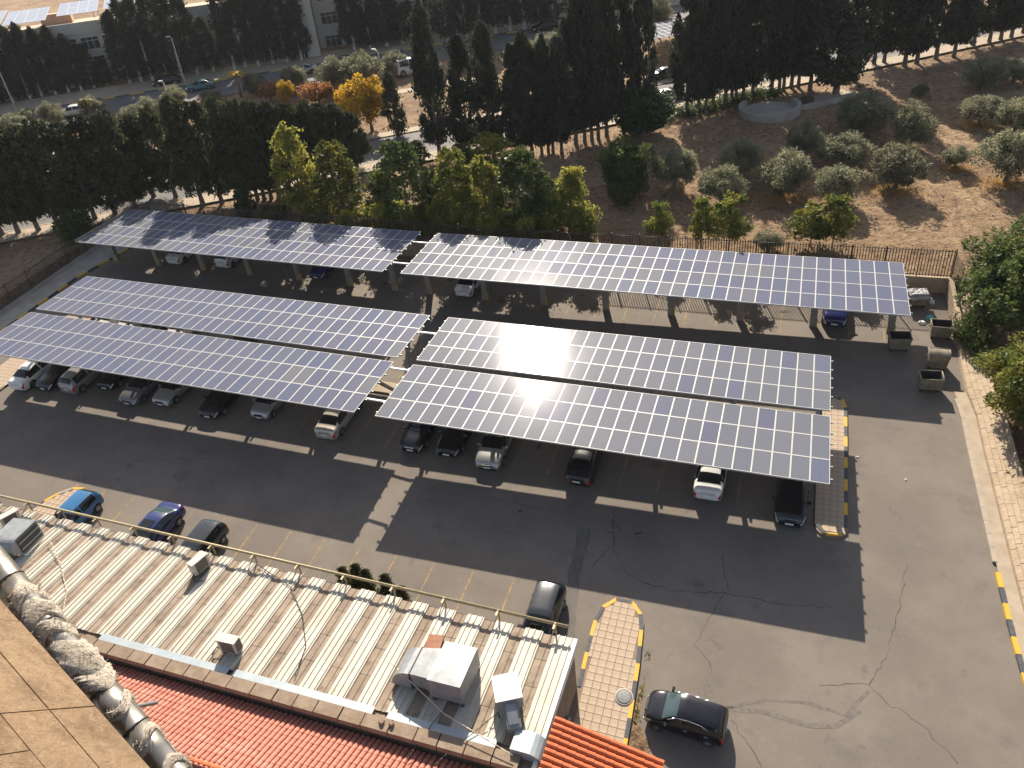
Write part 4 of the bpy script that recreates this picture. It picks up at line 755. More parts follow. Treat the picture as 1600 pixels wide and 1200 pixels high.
def car_parts(kind, sx=1., sy=1., sz=1.):
    K = KIND[kind]; S = np.array(K['st']); xs_ = S[:, 0]
    xq = np.unique(np.round(np.concatenate([xs_, np.linspace(xs_[0], xs_[-1], 40), [K['cowl'], K['rf'], K['rr'], K['deck'], K['win'][0], K['win'][1], K['B'] - .05, K['B'] + .05] + [w + o for w in K['wb'] for o in (-.38, -.3, -.2, 0, .2, .3, .38)]]), 3))
    cols = [pchip(xs_, S[:, c], xq) for c in range(1, 6)]
    n = len(xq); ring = []
    for i in range(n):
        zt, zb, w, wr, z0 = [c[i] for c in cols]; k = min(1, max(0, (zt - zb) / .3)); wr = wr if k > .3 else wr
        h = [(0, z0), (.8 * w, z0), (.965 * w, z0 + .09), (w, z0 + .45 * (zb - z0)), (.99 * w, zb - .1), (.955 * w, zb)]
        p7 = (wr + (1 - k) * (.86 * w - wr), zt - .055 * k - .012 * (1 - k)); h += [((.955 * w + p7[0]) / 2 + .02 * k, (zb + p7[1]) / 2 + .01), p7, (.8 * p7[0], zt - .012 * k), (.42 * p7[0], zt), (0, zt + .008)]
        ring.append(h)
    V = []
    full = 20
    for i in range(n):
        h = ring[i]; pts = [(h[j][0], h[j][1]) for j in range(11)] + [(-h[j][0], h[j][1]) for j in range(9, 0, -1)]
        V.append([[xq[i], -p[0], p[1]] for p in pts])       # right side first (y negative)
    V = np.array(V)
    for i in range(n):                                       # wheel arches: pull the sill up to a circle
        for j in (1, 2, 3, 17, 18, 19):
            x, y, z = V[i, j]
            for wx in K['wb']:
                R = K['wr'] + .055; dx = x - wx
                if abs(dx) < R:
                    za = K['wr'] + math.sqrt(R * R - dx * dx)
                    lim = za if j in (1, 2, 18, 19) else max(z, za + .02)
                    if V[i, j, 2] < lim: V[i, j, 2] = lim
    V *= np.array([sx, sy, sz])
    part = {}
    def add(key, quad): part.setdefault(key, []).append(quad)
    zt_, zb_ = cols[0], cols[1]
    for i in range(n - 1):
        xm = (xq[i] + xq[i + 1]) / 2
        for j in range(20):
            a = j if j < 10 else 19 - j                       # ring segment index from the bottom
            side = 'R' if j < 10 else 'L'; key = 'body'
            tall = min(zt_[i] - zb_[i], zt_[i + 1] - zb_[i + 1]) > .1
            if a in (5, 6) and K['win'][0] < xm < K['win'][1] and tall and not (K['B'] - .05 < xm < K['B'] + .05): key = 'win' + side + ('f' if xm > K['B'] else 'r')
            elif a >= 7 and K['rf'] < xm < K['cowl']: key = 'windscreen'
            elif a >= 7 and K['deck'] < xm < K['rr']: key = 'rear_window'
            elif a in (3, 4) and xm > xs_[-1] - .36 and a == 4: key = 'head' + side
            elif a == 4 and xm < xs_[0] + .24: key = 'tail' + side
            elif a == 3 and xm < xs_[0] + .12: key = 'tail' + side
            add(key, [V[i, j], V[i + 1, j], V[i + 1, (j + 1) % 20], V[i, (j + 1) % 20]])
    out = {}
    for key, quads in part.items():
        b = MB(); idx = {}
        for q in quads:
            f = []
            for p in q:
                t = tuple(np.round(p, 4))
                if t not in idx: idx[t] = len(b.v); b.v.append(t)
                f.append(idx[t])
            f = list(dict.fromkeys(f))
            if len(f) >= 3: b.f.append(tuple(f[::-1])); b.m.append(0); b.sm.append(True)
        if key == 'body':
            for i, rev in ((0, False), (n - 1, True)):
                f = []
                for j in range(20):
                    tt = tuple(np.round(V[i, j], 4))
                    if tt not in idx: idx[tt] = len(b.v); b.v.append(tt)
                    f.append(idx[tt])
                f = list(dict.fromkeys(f)); b.f.append(tuple(f if not rev else f[::-1])); b.m.append(0); b.sm.append(False)
        out[key] = b
    L2 = xs_[-1] * sx; W2 = max(S[:, 3]) * sy
    return out, L2, W2, K
CACHE = {}
def wheel_meshes(r):
    b = MB(); b.lathe([(r * .62, -.1), (r * .9, -.105), (r, -.07), (r, .07), (r * .9, .105), (r * .62, .1)], 20, axis='y'); ty = b.mesh('wheel', [M['rubber']])
    b = MB(); b.lathe([(.0, .085), (r * .16, .09), (r * .18, .06)], 12, axis='y'); b.lathe([(r * .56, .06), (r * .64, .1), (r * .66, .09)], 20, axis='y')
    for s in (-1, 1):
        for k in range(7):
            a = 2 * math.pi * k / 7; c, s_ = math.cos(a), math.sin(a); w = .09 * r; y = .082 * s
            q = [(c * r * .1 - s_ * w, y, s_ * r * .1 + c * w), (c * r * .6 - s_ * w * .9, y, s_ * r * .6 + c * w * .9), (c * r * .6 + s_ * w * .9, y, s_ * r * .6 - c * w * .9), (c * r * .1 + s_ * w, y, s_ * r * .1 - c * w)]
            b.face(q if s > 0 else q[::-1]); b.face(q[::-1] if s > 0 else q)
        q = [(r * .6 * math.cos(t), .04 * s, r * .6 * math.sin(t)) for t in np.linspace(0, 2 * math.pi, 17)[:-1]]; b.face(q, 1); 
        q2 = [(r * .65 * math.cos(t), .086 * s, r * .65 * math.sin(t)) for t in np.linspace(0, 2 * math.pi, 17)[:-1]]; q3 = [(r * .55 * math.cos(t), .086 * s, r * .55 * math.sin(t)) for t in np.linspace(0, 2 * math.pi, 17)[:-1]]
        for k in range(16): b.face([q2[k], q2[(k + 1) % 16], q3[(k + 1) % 16], q3[k]])
    return ty, b.mesh('rim', [M['rim'], M['under']])
def car(kind, colour, x, y, rz, label, scale=(1, 1, 1), group=None, roof=None, glass='glass', fn=g, far=False, extras=()):
    key = (kind, scale)
    if key not in CACHE:
        P, L2, W2, K = car_parts(kind, *scale); meshes = {}
        for k, b in P.items():
            m = {'body': None, 'windscreen': 'glass', 'rear_window': 'glass'}.get(k, 'glass' if k.startswith('win') else 'lamp_clear' if k.startswith('head') else 'lamp_red')
            meshes[k] = b.mesh(k, [M[m] if m else PAINT['white']])
        CACHE[key] = (meshes, L2, W2, K, wheel_meshes(K['wr'] * scale[2]))
    meshes, L2, W2, K, (ty, ri) = CACHE[key]
    t = thing('parked_car', label, 'car', frame_at(x, y, rz, 0.004, fn), group)
    def lk(name, me_, m=None, M_=None):
        if m is not None:
            me_ = me_.copy(); me_.materials.clear(); me_.materials.append(m)
        return link(name, me_, t, M_)
    bo = lk('body', meshes['body'], PAINT[colour])
    nm = {'windscreen': 'windscreen', 'rear_window': 'rear_window', 'headL': 'headlight', 'headR': 'headlight', 'tailL': 'tail_light', 'tailR': 'tail_light'}
    for k, me_ in meshes.items():
        if k == 'body': continue
        if k.startswith('win') and k != 'windscreen': lk('side_window', me_, None)
        else: lk(nm[k], me_, M[glass] if (k == 'windscreen' if kind == 'hatch' and 'visor' in extras else k in ('windscreen', 'rear_window')) and glass != 'glass' else None)
    for wx in K['wb']:
        for s in (-1, 1):
            w = link('wheel', ty, t, Matrix.Translation((wx * scale[0], s * (W2 - .115), K['wr'] * scale[2]))); link('rim', ri, w)
    b = MB(); b.box((0, 0, .42 * scale[2]), (L2 * 1.8, W2 * 1.62, .36)); b.build('underbody', M['under'], t)
    if far: return t
    # front and rear details
    zs = scale[2]
    b = MB(); b.box((L2 - .02, 0, .6 * zs), (.1, .62 * W2 / .88, .13)); b.build('grille', M['grille'], t)
    b = MB(); b.box((L2 + .012, 0, .43 * zs), (.02, .46, .11)); b.build('number_plate', M['plate'], t)
    b = MB(); b.box((-L2 - .012, 0, .64 * zs), (.02, .46, .11)); b.build('number_plate', M['plate'], t)
    b = MB(); b.box((L2 - .12, 0, .33 * zs), (.28, W2 * 1.35, .1)); b.build('bumper_grille', M['grille'], t)
    for s in (-1, 1):
        b = MB(); b.box((K['win'][1] * scale[0] - .02, s * (W2 + .06), .98 * zs), (.12, .2, .13)); b.build('mirror', PAINT[colour], t)
        for hx in (K['B'] + .12, K['B'] - .82): b = MB(); b.box((hx * scale[0], s * (W2 + .004), .82 * zs), (.17, .03, .03)); b.build('door_handle', M['chrome'] if 'chrome' in extras else PAINT[colour], t)
        for dx in (K['B'], K['win'][1] + .05): b = MB(); b.box((dx * scale[0], s * (W2 - .004), .58 * zs), (.012, .012, .5)); b.build('door_seam', M['under'], t)
        if 'visor' in extras:
            b = MB(); b.path([(-1.2 * scale[0], s * (W2 - .13), 1.12 * zs), (-.8 * scale[0], s * (W2 - .2), 1.33 * zs), (-.2 * scale[0], s * (W2 - .215), 1.39 * zs), (.35 * scale[0], s * (W2 - .205), 1.34 * zs), (.72 * scale[0], s * (W2 - .13), 1.12 * zs)], .03, 5); b.build('window_visor', M['chrome'], t)
    b = MB(); b.tube((-L2 * .62, 0, (1.44 if kind == 'hatch' else 1.38) * zs), (-L2 * .62 - .12, 0, (1.5 if kind == 'hatch' else 1.45) * zs + .05), .012, .006, 5); b.build('aerial', M['under'], t)
    if roof: 
        b = MB(); b.box((roof[1], 0, (1.478 if kind == 'sedan' else 1.53) * zs), (roof[0], .82, .012)); b.build('sunroof', M['glass'], t)
    return t
SUVS = (1.16, 1.07, 1.1); BIG = (1.04, 1.03, 1.02); MPV = (1.1, 1.05, 1.08); SM_ = (1.06, 1.03, 1.0)
DN = -math.pi / 2; UPW = math.pi / 2           # nose towards the viewer / nose away
FG = 'cars in the front row under the left canopy'
def park(kind, col, x, yf, nose, label, scale=(1, 1, 1), **kw):
    L = KIND[kind]['st'][-1][0] * scale[0]; return car(kind, col, x, yf + L, DN + random.uniform(-.03, .03) if nose == 'near' else UPW + random.uniform(-.03, .03), label, scale, **kw)
park('sedan', 'white', -57.5, 34.3, 'far', 'white sedan at the far left end of the front row, tail showing', BIG)
park('sedan', 'black', -55.2, 34.8, 'near', 'black car between the leftmost white sedan and the silver people carrier')
park('hatch', 'silver', -52.6, 34.9, 'far', 'silver people carrier backed toward the viewer, third car from the left in the front row', MPV)
park('sedan', 'black', -50.0, 36.0, 'near', 'black car deep in shade, fourth from the left in the front row')
park('sedan', 'grey', -46.6, 34.8, 'near', 'grey sedan with pale bonnet glint, fifth from the left in the front row', BIG)
park('sedan', 'silver', -43.8, 35.3, 'near', 'silver saloon, sixth from the left in the front row, beside the grey sedan')
park('sedan', 'black', -39.2, 34.9, 'near', 'glossy black sedan with an empty bay on its left, seventh in the front row', BIG)
park('hatch', 'silver', -35.2, 35.7, 'near', 'small silver hatchback, eighth from the left in the front row', SM_)
park('sedan', 'beige', -29.2, 34.9, 'far', 'cream silver sedan showing its tail near the right end of the left canopy', BIG)
park('sedan', 'black', -22.65, 35.1, 'near', 'black saloon with bright grille at the left end of the right canopy', BIG)
park('sedan', 'black', -20.0, 35.2, 'near', 'black saloon with pale headlights beside the silver sunroof car')
park('sedan', 'silver', -16.95, 34.6, 'near', 'silver sedan with dark sunroof under the right canopy', BIG, roof=(.75, .0))
park('sedan', 'charcoal', -10.8, 34.4, 'far', 'black sedan with red tail lights alone under the right canopy')
park('sedan', 'white', -3.0, 34.9, 'far', 'white sedan with sunlit tail under the right part of the canopy')
park('hatch', 'black', 1.65, 33.9, 'near', 'black family car at the right end of the canopy beside the tiled island', SUVS)
for x, c, l in ((-56.6, 'white', 'white car seen through the gap between the left canopy halves, leftmost'), (-54.0, 'white', 'white car seen through the canopy gap beside the leftmost one'), (-51.4, 'black', 'black car seen through the gap in the left canopy, left of a white roof'), (-48.6, 'white', 'white roofed car seen through the middle of the left canopy gap'), (-42.4, 'black', 'black car seen through the right part of the left canopy gap')):
    car('sedan', c, x, 44.6, DN, l)
park('sedan', 'white', -57.8, 54.4, 'far', 'white sedan at the left end under the rear left canopy')
park('hatch', 'white', -52.0, 54.6, 'far', 'white hatchback second from the left under the rear left canopy', MPV)
park('sedan', 'navy', -41.2, 54.4, 'near', 'dark blue car in deep shade under the rear left canopy')
park('sedan', 'white', -26.2, 54.0, 'far', 'white sedan under the left end of the rear right canopy')
park('hatch', 'navy', 3.85, 54.1, 'near', 'dark blue car under the right end of the rear right canopy', SUVS)
car('hatch', 'blue', -41.75, 24.2, DN + .02, 'bright blue hatchback parked behind the white roof beside the small island', SM_)
car('sedan', 'navy', -35.5, 24.4, DN + .01, 'dark blue sedan with sunroof parked behind the white roof', BIG, roof=(.8, .05), glass='glass_teal')
car('hatch', 'charcoal', -31.75, 24.0, DN, 'black coupe with curved rear glass parked next to the dark blue sedan', (1.12, 1.06, .97), glass='glass_teal')
car('hatch', 'charcoal', -10.1, 24.6, DN + .02, 'black estate car with red tail lights parked near the tiled island', (1.12, 1.04, 1.05))
car('hatch', 'black', -2.25, 21.35, math.pi - .06, 'shiny black hatchback at the bottom right standing beside the tiled island', (.97, 1.0, .99), glass='glass_teal', extras=('visor', 'chrome'))
E2A = math.atan2(E2[1], E2[0]); E1A = math.atan2(E1[1], E1[0])
FARC = [('white', -103.4, 89.4, 'white car parked on the far road behind a palm'), ('black', -97.0, 103.2, 'dark car parked at the kerb below the tall lamp on the far road'), ('teal', -89.0, 101.3, 'teal car driving on the far road'), ('silver', -75.0, 109.3, 'silver car at the kerb of the far road before the grey tower'), ('black', -70.0, 113.5, 'dark car at the kerb in front of the grey tower'), ('black', -41.8, 132.2, 'black car on the far road at the top centre')]
for c, x, y, l in FARC: car('sedan', c, x, y, E2A + math.pi, l, fn=G, far=True)
car('sedan', 'white', -16.2, 99.4, E1A, 'white car on the campus road partly hidden by the dark round tree', fn=G, far=True)
car('sedan', 'black', -17.5, 108.5, E1A, 'dark car parked below the distant white canopy', fn=G, far=True)
car('hatch', 'white', -56.3, 109.5, E2A + .2, 'tall white van between the garden trees below the far road', (1.25, 1.15, 1.6), fn=G, far=True)
# ================================================================== trees
def quads_mesh(name, C, U, Vv, m):
    n = len(C); P = np.empty((n, 4, 3), np.float32); P[:, 0] = C - U; P[:, 1] = C - Vv; P[:, 2] = C + U; P[:, 3] = C + Vv
    me_ = bpy.data.meshes.new(name); me_.vertices.add(4 * n); me_.vertices.foreach_set('co', P.reshape(-1)); me_.loops.add(4 * n); me_.loops.foreach_set('vertex_index', np.arange(4 * n, dtype=np.int32))
    me_.polygons.add(n); me_.polygons.foreach_set('loop_start', np.arange(0, 4 * n, 4, dtype=np.int32)); me_.polygons.foreach_set('loop_total', np.full(n, 4, np.int32)); me_.materials.append(m); me_.update(calc_edges=True); me_.validate()
    return me_
def unit(v): return v / (np.linalg.norm(v, axis=1, keepdims=True) + 1e-9)
def leaves(name, C, size, asp, m, bias=None, jit=.4):
    n = len(C); d = unit(rng.normal(size=(n, 3)))
    if bias is not None: d = unit(d * jit + bias)
    s = unit(np.cross(d, rng.normal(size=(n, 3)))); sz = size * rng.uniform(.6, 1.35, (n, 1))
    return quads_mesh(name, C, d * sz, s * sz * asp, m)
def cypress_mesh(h, r, m, n=9000, base=.12, seed=0, shape=1.0, leaf=(.19, .42)):
    """plumes that sweep up along the trunk, ragged outline"""
    K = 75; zc = rng.uniform(base, .97, K); prof = lambda z: np.clip((z - base * .6) / .22, .25, 1) ** .6 * np.clip(1.02 - z, 0, 1) ** (.55 * shape) * 1.18
    a = rng.uniform(0, 2 * math.pi, K); rr = prof(zc) * rng.uniform(.55, .95, K); C = []; D = []
    per = n // K
    for k in range(K):
        L = rng.uniform(.08, .17) * (1.1 - .4 * zc[k]); t = rng.uniform(0, 1, per); w = (1 - t) ** .7 * .30 * r * rng.uniform(.7, 1.2) + .05
        out = np.array([math.cos(a[k]), math.sin(a[k])]); px_ = out[0] * (rr[k] * r * (.75 + .3 * t)) + rng.normal(0, 1, per) * w * .6; py_ = out[1] * (rr[k] * r * (.75 + .3 * t)) + rng.normal(0, 1, per) * w * .6
        pz = (zc[k] - .35 * L + t * L) * h; C.append(np.stack([px_, py_, pz], 1)); D.append(np.tile([out[0] * .35, out[1] * .35, 1.0], (per, 1)))
    tp = rng.uniform(.9, 1.02, 160); C.append(np.stack([rng.normal(0, .07, 160), rng.normal(0, .07, 160), tp * h], 1)); D.append(np.tile([0, 0, 1.], (160, 1)))
    C = np.concatenate(C); D = unit(np.concatenate(D))
    return leaves('crown', C, leaf[0], leaf[1], m, D, .55 if leaf[0] > .15 else 1.1)
def clump_mesh(h0, h1, r, m, n=6000, K=40, size=.13, asp=.45, cl=.3, flat=1.0, hollow=.45, drop=0.0):
    """rounded crown of separate leaf clumps between heights h0 and h1"""
    cz = (h0 + h1) / 2; hz = (h1 - h0) / 2; d = unit(rng.normal(size=(K, 3))); q = rng.uniform(hollow, .93, (K, 1)); cc = d * q * np.array([r, r, hz]) * rng.uniform(.82, 1.1, (K, 1)); cc[:, 2] += cz
    rad = r * cl * rng.uniform(.65, 1.25, K); per = n // K; C = []; B = []
    for k in range(K):
        dd = unit(rng.normal(size=(per, 3))); rr = rng.uniform(.35, 1.05, (per, 1)) ** .6; C.append(cc[k] + dd * rr * rad[k] * np.array([1, 1, flat])); B.append(dd + d[k] * .5)
    C = np.concatenate(C); B = unit(np.concatenate(B)); C[:, 2] -= drop * np.hypot(C[:, 0], C[:, 1])
    return leaves('crown', C, size, asp, m, B, 1.2)
def poplar_mesh(h, r, m, n=6500, base=.08, size=.125):
    K = 46; zc = rng.uniform(base, .95, K); prof = np.sin(np.clip((zc - base * .3) / 1.05, 0, 1) ** .75 * math.pi) * .85 + .12; a = rng.uniform(0, 6.28, K); C = []; B = []; per = n // K
    for k in range(K):
        rr = prof[k] * r * rng.uniform(.2, .85); c = np.array([rr * math.cos(a[k]), rr * math.sin(a[k]), zc[k] * h]); dd = unit(rng.normal(size=(per, 3))); q = rng.uniform(.2, 1.05, (per, 1))
        C.append(c + dd * q * np.array([.3 * r, .3 * r, .12 * h]) * rng.uniform(.7, 1.2)); B.append(dd + np.array([0, 0, .5]))
    return leaves('crown', np.concatenate(C), size, .6, m, unit(np.concatenate(B)), 1.0)
def trunk_mesh(h, r, limbs, m, spread=1.0, z0=.3, lean=0.1):
    b = MB(); p = Vector((0, 0, -.15)); pts = [p]; n = 5
    for k in range(n): p = p + Vector((random.uniform(-1, 1) * lean * h / n, random.uniform(-1, 1) * lean * h / n, (h + .15) / n)); pts.append(p)
    for k in range(n): b.tube(pts[k], pts[k + 1], r * (1 - .75 * k / n) * (1.25 if k == 0 else 1), r * (1 - .75 * (k + 1) / n), 7, cap=False)
    for k in range(limbs):
        i = random.randint(1, n - 1) if z0 < .5 else random.randint(2, n - 1); a = random.uniform(0, 6.28); q = pts[i]; L = spread * random.uniform(.5, 1.0); m1 = q + Vector((math.cos(a) * L * .5, math.sin(a) * L * .5, L * .5)); e = m1 + Vector((math.cos(a + .3) * L * .5, math.sin(a + .3) * L * .5, L * .6))
        b.tube(q, m1, r * .45, r * .28, 5, cap=False); b.tube(m1, e, r * .28, r * .1, 5, cap=False)
    return b.mesh('trunk', [m])
CY = [cypress_mesh(13, 2.0, M['cypress'], 13000, .13, shape=s) for s in (1.25, 1.0, 1.5, 1.1)]
CYL = [cypress_mesh(11, 2.05, M['cypress2'], 14000, .14, shape=s) for s in (1.0, 1.2, .85)]
CYF = [cypress_mesh(13, 2.1, M['cypress'], 8000, .09, shape=s) for s in (1.2, 1.5)]
OL = [clump_mesh(.75, 4.3, 2.3, M['olive'], 9000, 46, .15, .3, .33, .9, .5, .08) for _ in range(4)]
GR = [clump_mesh(.6, 5.2, 3.2, M['darkgreen'], 11000, 60, .2, .55, .3, 1, .5), clump_mesh(.3, 6.3, 2.3, M['green'], 11000, 60, .17, .55, .34, 1.2, .4)]
PO = [cypress_mesh(6.0, 1.9, M['poplar'], 7000, .1, shape=.9, leaf=(.115, .6)), poplar_mesh(6.0, 2.1, M['poplar'], 7000), cypress_mesh(6.0, 1.9, M['green'], 7500, .08, shape=.8, leaf=(.12, .6)), cypress_mesh(6.0, 1.9, M['citrus'], 7000, .08, shape=.75, leaf=(.12, .6))]
SAP = [poplar_mesh(4.2, 1.6, M['poplar'], 2300, .25, .13), poplar_mesh(4.2, 1.7, M['citrus'], 2300, .25, .13)]
YE = [clump_mesh(1.2, 6.6, 2.9, M['yellow'], 6500, 44, .19, .6, .32, 1, .4)]
RU = clump_mesh(.8, 3.4, 2.4, M['rust'], 3500, 30, .17, .6, .34)
CO = [cypress_mesh(7, 1.9, M['cypress2'], 5000, .08, shape=1.5)]
TK = {'cyp': [trunk_mesh(7.5, .2, 5, M['bark'], 1.0, lean=.03) for _ in range(2)], 'cypw': [trunk_mesh(7.5, .2, 3, M['bark_white'], .8, lean=.03)], 'ol': [trunk_mesh(2.3, .2, 7, M['bark'], 1.3, lean=.16) for _ in range(3)], 'po': [trunk_mesh(4.8, .1, 7, M['bark'], 1.0, lean=.05)], 'sap': [trunk_mesh(3.4, .05, 7, M['bark'], .9, lean=.06)], 'gr': [trunk_mesh(3.6, .22, 7, M['bark'], 1.8, lean=.08)]}
def tree(name, label, cat, x, y, h, w, crowns, trunks, ch, cr, group, rz=None, tz=1.0, i=None):
    """one tree: trunk and crown scaled to its own height and width"""
    t = thing(name, label, cat, Matrix.Translation((x, y, G(x, y))) @ Matrix.Rotation(random.uniform(0, 6.28) if rz is None else rz, 4, 'Z'), group)
    k = (w / 2) / cr; q = h / ch
    c = link('crown', crowns[random.randrange(len(crowns)) if i is None else i], t, Matrix.Diagonal((k * random.uniform(.94, 1.06), k * random.uniform(.94, 1.06), q, 1)))
    b_ = link('trunk', random.choice(trunks), t, Matrix.Diagonal((max(.7, k), max(.7, k), q * tz, 1)))
    return t
TREES = {"olive":[[-1.06,73.01,4.39,4.7],[3.43,72.21,3.54,4.34],[8.77,75.31,4.22,4.6],[4.23,80.22,3.24,4.93],[-5.26,77.44,3.99,3.97],[0.59,82.42,3.84,3.54],[6.3,88.37,4.41,5.55],[10.6,84.74,4.65,4.37],[-6.4,71.04,3.66,4.48],[-11.22,73.8,4.48,4.19],[17.31,91.44,3.13,4.13],[20.35,89.38,3.47,4.13],[17.92,77.55,4.84,5.51],[14.07,80.36,2.23,2.31],[19.04,102.28,3.4,4.51],[22.33,104.04,2.46,3.94],[12.42,100.05,1.39,1.76],[-1.52,62.78,1.89,2.6],[0.41,97.55,1.08,1.5]],"round":[[-17.16,88.06,5.15,7.23],[-15.35,70.87,6.45,4.9]],"sap":[[-7.03,62.77,4.15,2.45],[-4.77,62.74,4.54,3.63],[1.75,63.88,3.53,3.78],[3.51,63.93,4.15,3.32],[-10.78,63.28,3.42,2.73],[-47.96,64.32,7.47,4.17],[-42.71,63.39,6.3,4.84],[-35.58,63.62,6.52,5.09],[-38.49,64.46,3.97,3.25],[-30.38,64.08,5.94,4.01],[-27.34,64.38,5.52,3.72],[-23.89,64.43,6.05,5.14],[-19.11,64.75,4.89,3.24],[-31.33,76.47,3.49,5.07],[-34.73,76.42,2.49,3.14],[-33.0,65.78,3.61,3.22],[-21.24,64.52,3.85,3.02]],"cypR":[[-39.16,80.12,16.06,4.18],[-35.56,80.61,12.65,3.85],[-32.7,80.76,13.97,3.67],[-29.47,81.08,11.56,3.64],[-28.32,81.56,12.86,3.49],[-27.3,81.96,10.09,2.91],[-26.72,82.55,12.13,2.92],[-26.24,82.76,10.81,2.92],[-25.04,82.25,12.16,3.33],[-24.21,85.34,13.85,3.85],[-23.33,86.04,16.71,3.42],[-22.57,86.39,17.76,3.42],[-21.96,87.0,17.02,3.43],[-21.21,88.01,17.97,3.74],[-19.34,88.87,17.35,3.89],[-17.39,90.43,16.31,3.31],[-12.88,94.13,16.85,4.12],[-11.58,95.03,17.82,3.83],[-10.8,95.34,17.16,3.52],[-10.1,96.35,17.82,3.54],[-8.82,97.65,15.93,3.87],[-8.17,98.61,17.27,3.58],[-7.69,99.14,16.88,3.59],[-6.87,99.15,16.22,3.58],[-5.89,99.94,17.22,3.9],[-3.79,101.9,16.44,4.09],[-2.94,102.66,15.9,3.63],[-2.43,102.88,15.2,3.63],[-1.58,103.91,16.26,3.97],[-0.75,103.92,15.6,3.64],[0.6,103.14,15.33,4.38],[3.52,100.65,14.02,6.83],[5.68,105.71,14.86,4.39],[8.0,111.92,14.92,4.25],[9.2,112.48,14.06,4.08],[11.51,111.4,13.47,4.82],[12.95,112.36,14.51,4.51],[15.25,114.05,14.1,4.54],[17.31,114.62,13.86,4.36],[19.88,118.49,13.74,4.12],[21.82,119.73,13.35,4.14],[23.25,120.7,13.75,4.15],[24.54,121.58,12.92,4.16],[26.16,123.34,12.51,4.19]],"cypL":[[-84.27,52.55,12.88,4.3],[-82.59,53.54,12.02,4.18],[-80.6,54.76,11.26,4.19],[-78.97,55.44,11.5,4.05],[-76.9,56.31,11.35,4.19],[-75.2,57.4,10.72,3.92],[-73.84,58.61,10.88,4.09],[-72.11,59.71,10.24,4.1],[-70.46,61.07,10.46,4.12],[-68.84,62.43,10.43,4.0],[-67.07,63.88,10.19,4.03],[-64.2,64.1,11.13,3.85],[-59.66,62.89,13.1,4.02],[-57.72,63.64,12.12,3.61],[-55.23,64.41,12.43,3.74],[-54.01,64.91,11.68,3.32],[-53.36,65.14,11.07,3.18],[-52.65,65.46,11.67,3.18],[-52.05,66.04,11.26,3.19],[-51.23,67.08,11.05,3.35],[-50.14,68.25,10.27,3.23],[-49.18,69.68,10.07,3.26],[-48.2,71.12,9.23,3.29],[-47.26,72.56,8.62,3.32],[-46.56,73.87,7.2,3.2]],"yellow":[[-51.69,87.26,6.78,6.09],[-54.89,88.02,5.18,3.84]],"conif":[[-47.28,85.67,7.28,3.85],[-56.41,90.15,3.27,2.56],[-40.54,77.11,2.9,3.66]],"farol":[[-106.17,81.01,3.05,4.25],[-102.05,84.43,3.78,3.93],[-98.95,89.2,3.12,3.82],[-87.31,84.45,3.63,4.66],[-89.03,89.9,2.87,3.74],[-86.93,92.53,3.42,3.97],[-77.12,99.06,3.44,3.65],[-71.26,100.47,3.95,4.39],[-65.64,102.19,4.61,5.51],[-60.79,103.14,5.27,6.23],[-58.22,108.37,3.61,4.46],[-39.06,112.28,4.18,5.66],[-34.94,111.63,5.12,5.57],[-83.54,96.4,1.65,3.84],[-109.7,86.4,1.87,2.9],[-91.53,84.02,2.2,2.72],[-21.91,127.14,6.22,3.96]],"farcyp":[[-123.05,89.46,11.72,4.08],[-121.97,91.62,11.18,4.53],[-120.66,93.92,9.79,4.37],[-119.14,95.91,12.23,4.41],[-117.88,97.14,12.62,4.21],[-115.73,98.06,11.42,4.42],[-114.01,99.12,11.52,4.22],[-112.28,100.18,9.78,4.23],[-110.78,101.5,7.55,3.82],[-109.25,102.82,4.78,3.2],[-105.26,103.83,10.61,4.46],[-103.48,104.57,12.24,4.46],[-101.29,104.83,12.55,4.65],[-99.33,105.97,13.19,4.66],[-97.07,106.93,13.35,4.66],[-94.81,108.24,12.1,4.67],[-92.72,109.77,8.26,4.05],[-89.09,110.64,13.23,4.46],[-87.77,111.85,14.77,4.69],[-85.8,112.71,14.49,4.69],[-83.69,113.91,13.79,4.7],[-81.51,114.85,13.06,4.7],[-79.33,115.78,12.33,4.27],[-72.14,121.19,12.43,4.77],[-69.62,122.24,13.04,4.98],[-67.25,123.6,12.69,4.99],[-64.87,124.96,12.33,5.0],[-54.32,128.02,13.17,4.96],[-52.22,129.22,13.8,4.97],[-50.02,130.52,13.45,4.98],[-47.8,131.76,13.19,4.99],[-45.59,132.71,12.91,4.99],[-43.46,133.92,12.65,5.0],[-41.14,134.91,12.82,5.0],[-56.96,125.87,12.77,4.93]]}
for i, (x, y, h, w) in enumerate(sorted(TREES['cypR'])): tree('cypress_tree', f'tall dark cypress, {nth(i + 1)} from the left in the long row beside the olive field', 'tree', x, y, h, w * (1.2 if x < -24 else 1.15), CY, TK['cyp'], 13, 2.0, 'cypresses along the campus road beside the field')
for i, (x, y, h, w) in enumerate((x * 1.03, y * 1.03, h * .87, w) if x > -68 else (x, y, h, w) for x, y, h, w in sorted(TREES['cypL'])): tree('cypress_tree', f'broad dark cypress, {nth(i + 1)} from the left in the dense row behind the rear left canopy', 'tree', x, y, h, w * 1.32, CYL, TK['cyp'], 11, 2.05, 'dense cypresses behind the rear left canopy')
for i, (x, y, h, w) in enumerate((x, y, h * (.86 if x < -108 else 1), w * (.85 if x < -108 else 1)) for x, y, h, w in sorted(TREES['farcyp'])): tree('cypress_tree', f'distant cypress with limewashed trunk, {nth(i + 1)} from the left before the far building', 'tree', x, y, h, w * 1.2, CYF, TK['cypw'], 13, 2.1, 'limewashed cypresses before the far building')
